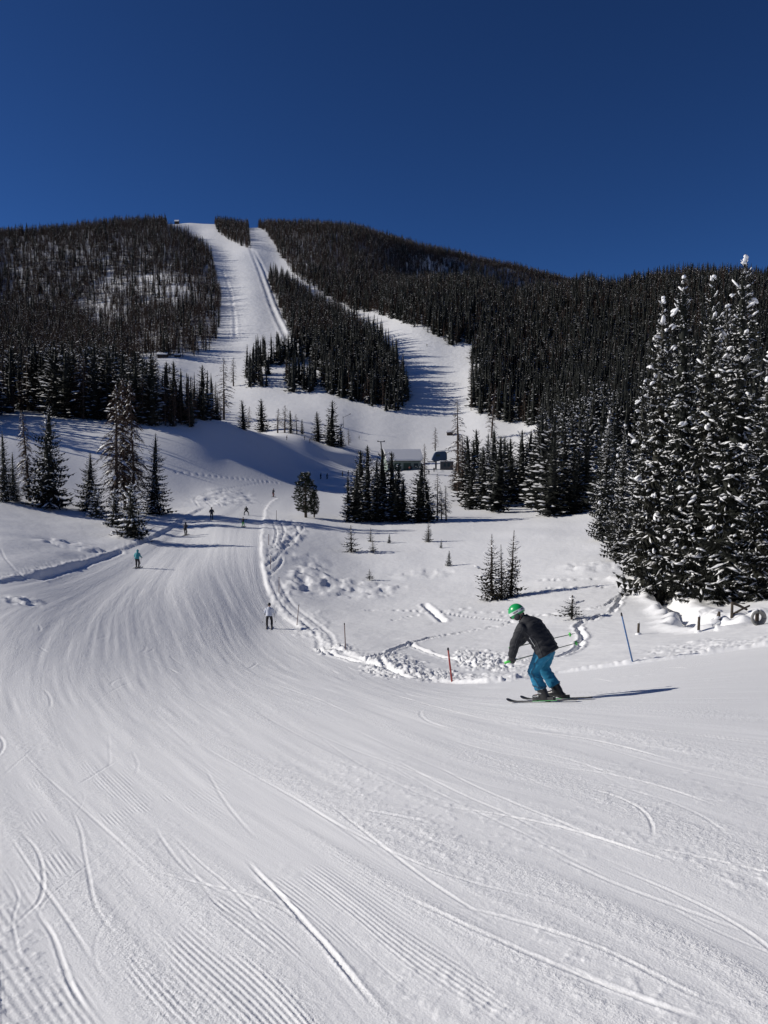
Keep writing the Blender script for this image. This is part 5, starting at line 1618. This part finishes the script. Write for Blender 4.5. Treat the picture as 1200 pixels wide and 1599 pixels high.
def post(u, vb, vt, lab, rmin=20):
    x, y, z = hit(u, vb, rmin)
    h = float(at(u, vt, y)[2]) - z
    root = empty('wooden_post', (x, y, z)); set_props(root, lab, 'post', 'short wooden posts on the meadow')
    g = Geo(); tube(g, [(0, 0, -.25), (.005, 0, h * .5), (.01, .0, h)], [.065, .062, .058], 9)
    v, f = g.arrays(); mesh_obj('stake', v, [tuple(map(int, q)) for q in f], M_WOOD, root, True)
    g = Geo(); blob(g, np.array((.01, 0, h + .005)), np.array((1., 0, 0)), .062, .06, .05, np.random.default_rng(3), 2)
    v, f = g.arrays(); o = mesh_obj('snow_cap', v, [tuple(map(int, q)) for q in f], SNOWT, root, True)
    g = Geo(); blob(g, np.array((0, 0, .01)), np.array((1., 0, 0)), .16, .15, .10, np.random.default_rng(4), 2)
    v, f = g.arrays(); mesh_obj('snow_collar', v, [tuple(map(int, q)) for q in f], SNOWT, root, True)
post(997, 991, 973, 'short dark wooden post alone on the smooth snow near the blue pole')
post(1091, 987, 963, 'short dark wooden post in front of the creek hollow')

# coiled hose hung on a post, both powdered with snow
x, y, z = hit(1182, 976, 20)
k_ = y / F
pr = empty('wooden_post', (x, y, z)); set_props(pr, 'short post carrying the coiled hose, under the big spruces', 'post', 'short wooden posts on the meadow')
g = Geo(); tube(g, [(0, 0, -.3), (0, 0, .4), (.01, 0, 24 * k_)], [.09, .085, .08], 9); v, f = g.arrays()
mesh_obj('stake', v, [tuple(map(int, q)) for q in f], M_WOOD, pr, True)
hr_ = empty('hose_coil', (x - .02, y - .14, z + 13 * k_)); set_props(hr_, 'ring of coiled hose powdered with snow hanging on a short post', 'hose')
M_HOSE = plain_mat('grey_hose', (0.22, 0.22, 0.21), 0.6, 0.25, 10)
for q in range(3):
    a = np.linspace(0, 2 * math.pi, 30); rr_ = (10.5 - q * 1.2) * k_
    g = Geo(); tube(g, np.stack([rr_ * np.cos(a), 0.05 * q - .05 + 0 * a, rr_ * 1.05 * np.sin(a)], 1), [.06] * 30, 8); v, f = g.arrays()
    mesh_obj('hose_loop', v, [tuple(map(int, t_)) for t_ in f], M_HOSE, hr_, True)
a = np.linspace(.25, math.pi - .2, 16)
g = Geo(); tube(g, np.stack([11 * k_ * np.cos(a), 0 * a, 11.6 * k_ * np.sin(a)], 1), .05 + .03 * np.sin(a), 8); v, f = g.arrays()
mesh_obj('snow_cap', v, [tuple(map(int, t_)) for t_ in f], SNOWT, hr_, True)
# broken beam leaning on a stump under the spruces
x, y, z = hit(1143, 964, 20); k_ = y / F
br = empty('fallen_beam', (x, y, z)); set_props(br, 'broken wooden beam leaning between a stake and the snow under the spruces', 'beam')
for nm, p_, q_, r_ in (('stake', (0, 0, -.2), (0, 0, 25 * k_), .08), ('beam', (3 * k_, .1, 22 * k_), (27 * k_, .25, 11 * k_), .075), ('brace', (2 * k_, .1, 4 * k_), (32 * k_, .3, 17 * k_), .06)):
    g = Geo(); p_, q_ = np.array(p_), np.array(q_); tube(g, [p_, (p_ + q_) / 2 + [0, 0, .02], q_], [r_, r_ * .95, r_ * .85], 8); v, f = g.arrays()
    mesh_obj(nm, v, [tuple(map(int, t_)) for t_ in f], M_WOOD, br, True)
x, y, z = hit(1121, 974, 20)
st_ = empty('tree_stump', (x, y, z)); set_props(st_, 'snow wrapped pointed stump beside the creek hollow', 'stump')
g = Geo(); tube(g, [(0, 0, -.2), (.02, 0, .3), (.06, 0, .62)], [.16, .11, .06], 9); v, f = g.arrays(); mesh_obj('wood', v, [tuple(map(int, t_)) for t_ in f], M_WOOD, st_, True)
g = Geo()
for q, (dx_, dz_, s_) in enumerate(((-.2, .05, .32), (.22, .03, .3), (-.06, .3, .16))): blob(g, np.array((dx_, -.05, dz_)), np.array((1., 0, .2)), s_, s_ * .8, s_ * .7, np.random.default_rng(q), 2)
v, f = g.arrays(); o = mesh_obj('snow_wrap', v, [tuple(map(int, t_)) for t_ in f], SNOWT, st_, True); o['kind'] = 'stuff'
# open water in the creek bed
V, f = [], []
for i, p_ in enumerate(CREEK[::3]):
    zz = min(float(ground(p_[0] + dx_, p_[1] + dy_)) for dx_ in (-.5, 0, .5) for dy_ in (-.6, 0, .6)) + .10
    t_ = CREEK[min(i * 3 + 1, len(CREEK) - 1)] - CREEK[max(i * 3 - 1, 0)]; t_ = t_ / (np.hypot(*t_) + 1e-9)
    n_ = np.array((-t_[1], t_[0])) * .7
    V += [(p_[0] + n_[0], p_[1] + n_[1], zz), (p_[0] - n_[0], p_[1] - n_[1], zz)]
for i in range(len(V) // 2 - 1): f.append((2 * i, 2 * i + 1, 2 * i + 3, 2 * i + 2))
cw_ = mesh_obj('creek_water', V, f, M_WATER); set_props(cw_, 'dark open water in the creek hollow', kind='structure')

# ---- lift building
PX = 300 / F
def at_ground(u, v, Y):
    x, y, z = at(u, v, Y); return float(x), float(y), float(ground(float(x), float(y)))
x, y, z = at_ground(628, 735, 300)
bd = empty('lift_building', (x, y, z), 0.2); set_props(bd, 'pale green lift building with a long snow covered roof', 'building')
W_, D_, Hh = 13.0, 8.0, 4.3
V = np.array([(-W_/2, -D_/2, -.6), (W_/2, -D_/2, -.6), (W_/2, D_/2, -.6), (-W_/2, D_/2, -.6), (-W_/2, -D_/2, Hh), (W_/2, -D_/2, Hh), (W_/2, D_/2, Hh), (-W_/2, D_/2, Hh), (-W_/2, 0, Hh + 3.2), (W_/2, 0, Hh + 3.2)])
part('wall', [(V, [(0, 1, 5, 4), (2, 3, 7, 6), (1, 2, 6, 9, 5), (3, 0, 4, 8, 7), (0, 3, 2, 1)])], M_WALL, bd)
def slab(yy, th_, ov, up):
    a = np.array([(-W_/2 - ov, -D_/2 - 1.1, Hh - .80 + up), (W_/2 + ov, -D_/2 - 1.1, Hh - .80 + up), (W_/2 + ov, 0, Hh + 3.25 + up), (-W_/2 - ov, 0, Hh + 3.25 + up), (-W_/2 - ov, D_/2 + 1.1, Hh - .80 + up), (W_/2 + ov, D_/2 + 1.1, Hh - .80 + up)])
    b_ = a + np.array([0, 0, th_])
    return np.vstack([a, b_]), [(0, 3, 2, 1), (3, 4, 5, 2), (6, 7, 8, 9), (9, 8, 11, 10), (0, 1, 7, 6), (1, 2, 8, 7), (2, 5, 11, 8), (5, 4, 10, 11), (4, 3, 9, 10), (3, 0, 6, 9)]
rf = part('roof', [slab(0, .18, .9, .05)], M_TRIM, bd)
rs_ = part('roof_snow', [slab(0, .50, .85, .235)], SNOWP, rf, bevel=.18)
for (dx_, w_, h_, nm, m_) in ((1.1, 2.9, 3.0, 'door', M_DOOR), (-2.6, 2.6, 3.0, 'door', M_DOOR)):
    dd_ = part(nm, [box((dx_, -D_/2 - .04, h_ / 2 - .1), w_, .08, h_)], m_, bd)
    part('door_frame', [box((dx_, -D_/2 - .05, h_ - .02), w_ + .3, .12, .16), box((dx_ - w_/2 - .08, -D_/2 - .05, h_/2 - .1), .14, .12, h_), box((dx_ + w_/2 + .08, -D_/2 - .05, h_/2 - .1), .14, .12, h_)], M_WALL, dd_)
for dx_ in (4.6, -5.2):
    wi = part('window', [box((dx_, -D_/2 - .03, 2.0), 1.5, .06, 1.3)], M_GLASS, bd)
    part('window_frame', [box((dx_, -D_/2 - .05, 2.7), 1.8, .1, .12), box((dx_, -D_/2 - .05, 1.3), 1.8, .1, .12), box((dx_ - .8, -D_/2 - .05, 2.0), .12, .1, 1.3), box((dx_ + .8, -D_/2 - .05, 2.0), .12, .1, 1.3)], M_TRIM, wi)
part('plinth', [box((0, -D_/2 - .06, -.05), W_ + .1, .14, .5)], M_STEEL, bd)

# ---- blue chairlift drive station
x, y, z = at_ground(686, 733, 296)
bs = empty('lift_station', (x, y, z), 0, 1.22); set_props(bs, 'dark blue chairlift station housing on columns with a small control booth', 'lift station')
prof = [(-2.4, 3.1), (-1.6, 2.6), (2.2, 2.9), (2.4, 3.4), (2.3, 5.2), (1.9, 5.7), (-1.0, 5.6), (-1.6, 5.0)]
V = np.array([(p_[0], -1.5, p_[1]) for p_ in prof] + [(p_[0], 1.5, p_[1]) for p_ in prof]); n_ = len(prof)
ho = part('housing', [(V, [tuple(range(n_)), tuple(range(n_, 2 * n_))[::-1]] + [(k, k + n_, (k + 1) % n_ + n_, (k + 1) % n_) for k in range(n_)])], M_LIFT, bs, bevel=.12)
part('window', [box((-.5, -1.52, 4.5), 1.3, .06, .7)], M_GLASS, ho)
part('roof_snow', [box((.5, 0, 5.78), 2.6, 2.6, .18)], SNOWP, ho, bevel=.07)
for cx_ in (-1.0, 1.3): part('column', [box((cx_, 0, 1.2), .5, .7, 3.6)], M_STEEL, bs)
part('bullwheel', [loft([(-2.2, 0, 2.35), (-2.2, 0, 2.6)], [(1.5, 1.5), (1.5, 1.5)], (0, 1, 0), 20)], M_STEEL, bs)
bo = part('booth', [box((2.2, -2.2, 1.2), 4.0, 2.2, 2.9)], M_STEEL, bs)
for cx_ in (1.5, 2.7): part('window', [box((cx_, -3.32, 1.6), .7, .06, 1.1)], M_HWHITE if False else M_GLASS, bo)
part('roof_snow', [box((2.2, -2.2, 2.76), 4.3, 2.5, .2)], SNOWP, bo, bevel=.08)

# ---- lift pylon
x, y, z = at_ground(598, 738, 290)
py_ = empty('lift_pylon', (x, y, z)); set_props(py_, 'leaning steel lift pylon with a crossarm above the trees beside the lift building', 'pylon')
ztop = float(at(595, 690, y)[2]) - z
g = Geo(); tube(g, [(0, 0, -.5), (-.3, 0, ztop * .5), (-.7, 0, ztop)], [.28, .24, .2], 10); v, f = g.arrays(); mesh_obj('mast', v, [tuple(map(int, t_)) for t_ in f], M_STEEL, py_, True)
part('crossarm', [box((-.6, 0, ztop + .1), 2.8, .3, .26)], M_STEEL, py_)
for dx_ in (-1.8, .6): part('sheave_train', [box((dx_, 0, ztop + .36), .5, 1.6, .22)], M_STEEL, py_)
# ---- snow lance
x, y, z = hit(537, 668, 300)
sl = empty('snow_lance', (x, y, z)); set_props(sl, 'thin snow lance with a slanting arm on the slope above the lift', 'snow lance')
k_ = y / F
for nm, p_, q_, r_ in (('mast', (0, 0, -.4), (-.3, 0, 18 * k_), .10), ('arm', (-.6 * k_, 0, 16 * k_), (10 * k_, 0, 21 * k_), .09), ('nozzle_head', (9 * k_, 0, 20.6 * k_), (11 * k_, 0, 21.6 * k_), .2)):
    g = Geo(); p_, q_ = np.array(p_), np.array(q_); tube(g, [p_, (p_ + q_) / 2, q_], [r_, r_, r_ * .9], 7); v, f = g.arrays(); mesh_obj(nm, v, [tuple(map(int, t_)) for t_ in f], M_STEEL, sl, True)

# ---- huts
def hut(u, v, wpx, hpx, lab, rmin, rz=0.0, depth=0.7):
    x, y, z = hit(u, v, rmin)
    k_ = y / F
    w_, h_ = wpx * k_, hpx * k_
    root = empty('timber_hut', (x, y + w_ * depth / 2, z), rz); set_props(root, lab, 'hut')
    d_ = w_ * depth
    wl_ = h_ * .6
    V = np.array([(-w_/2, -d_/2, -.8), (w_/2, -d_/2, -.8), (w_/2, d_/2, -.8), (-w_/2, d_/2, -.8), (-w_/2, -d_/2, wl_), (w_/2, -d_/2, wl_), (w_/2, d_/2, wl_), (-w_/2, d_/2, wl_), (-w_/2, 0, h_ * .9), (w_/2, 0, h_ * .9)])
    part('wall', [(V, [(0, 1, 5, 4), (2, 3, 7, 6), (1, 2, 6, 9, 5), (3, 0, 4, 8, 7), (0, 3, 2, 1)])], M_HUT, root)
    o_ = .08 * w_
    a = np.array([(-w_/2 - o_, -d_/2 * 1.15, wl_ * .93), (w_/2 + o_, -d_/2 * 1.15, wl_ * .93), (w_/2 + o_, 0, h_ * .92), (-w_/2 - o_, 0, h_ * .92), (-w_/2 - o_, d_/2 * 1.15, wl_ * .93), (w_/2 + o_, d_/2 * 1.15, wl_ * .93)])
    def sl_(up, th_):
        return np.vstack([a + [0, 0, up], a + [0, 0, up + th_]]), [(0, 3, 2, 1), (3, 4, 5, 2), (6, 7, 8, 9), (9, 8, 11, 10), (0, 1, 7, 6), (1, 2, 8, 7), (2, 5, 11, 8), (5, 4, 10, 11), (4, 3, 9, 10), (3, 0, 6, 9)]
    rf_ = part('roof', [sl_(.02, .1)], M_HUT, root)
    part('roof_snow', [sl_(.125, .32)], SNOWP, rf_)
    part('door', [box((w_ * .12, -d_/2 - .03, wl_ * .4), w_ * .2, .06, wl_ * .8)], M_TRIM, root)
hut(703, 680, 9, 8, 'small dark timber hut on the snow at the forest edge above the blue lift station', 300)
hut(253, 559, 14, 9, 'low white-roofed timber hut below the larch flank beside the long piste', 400, .1)
hut(277, 558, 8, 6, 'smallest timber hut, half buried, next to the low hut beside the long piste', 400)
hut(276, 350, 6, 7, 'tiny dark hut on the summit skyline at the top of the long piste', 900)
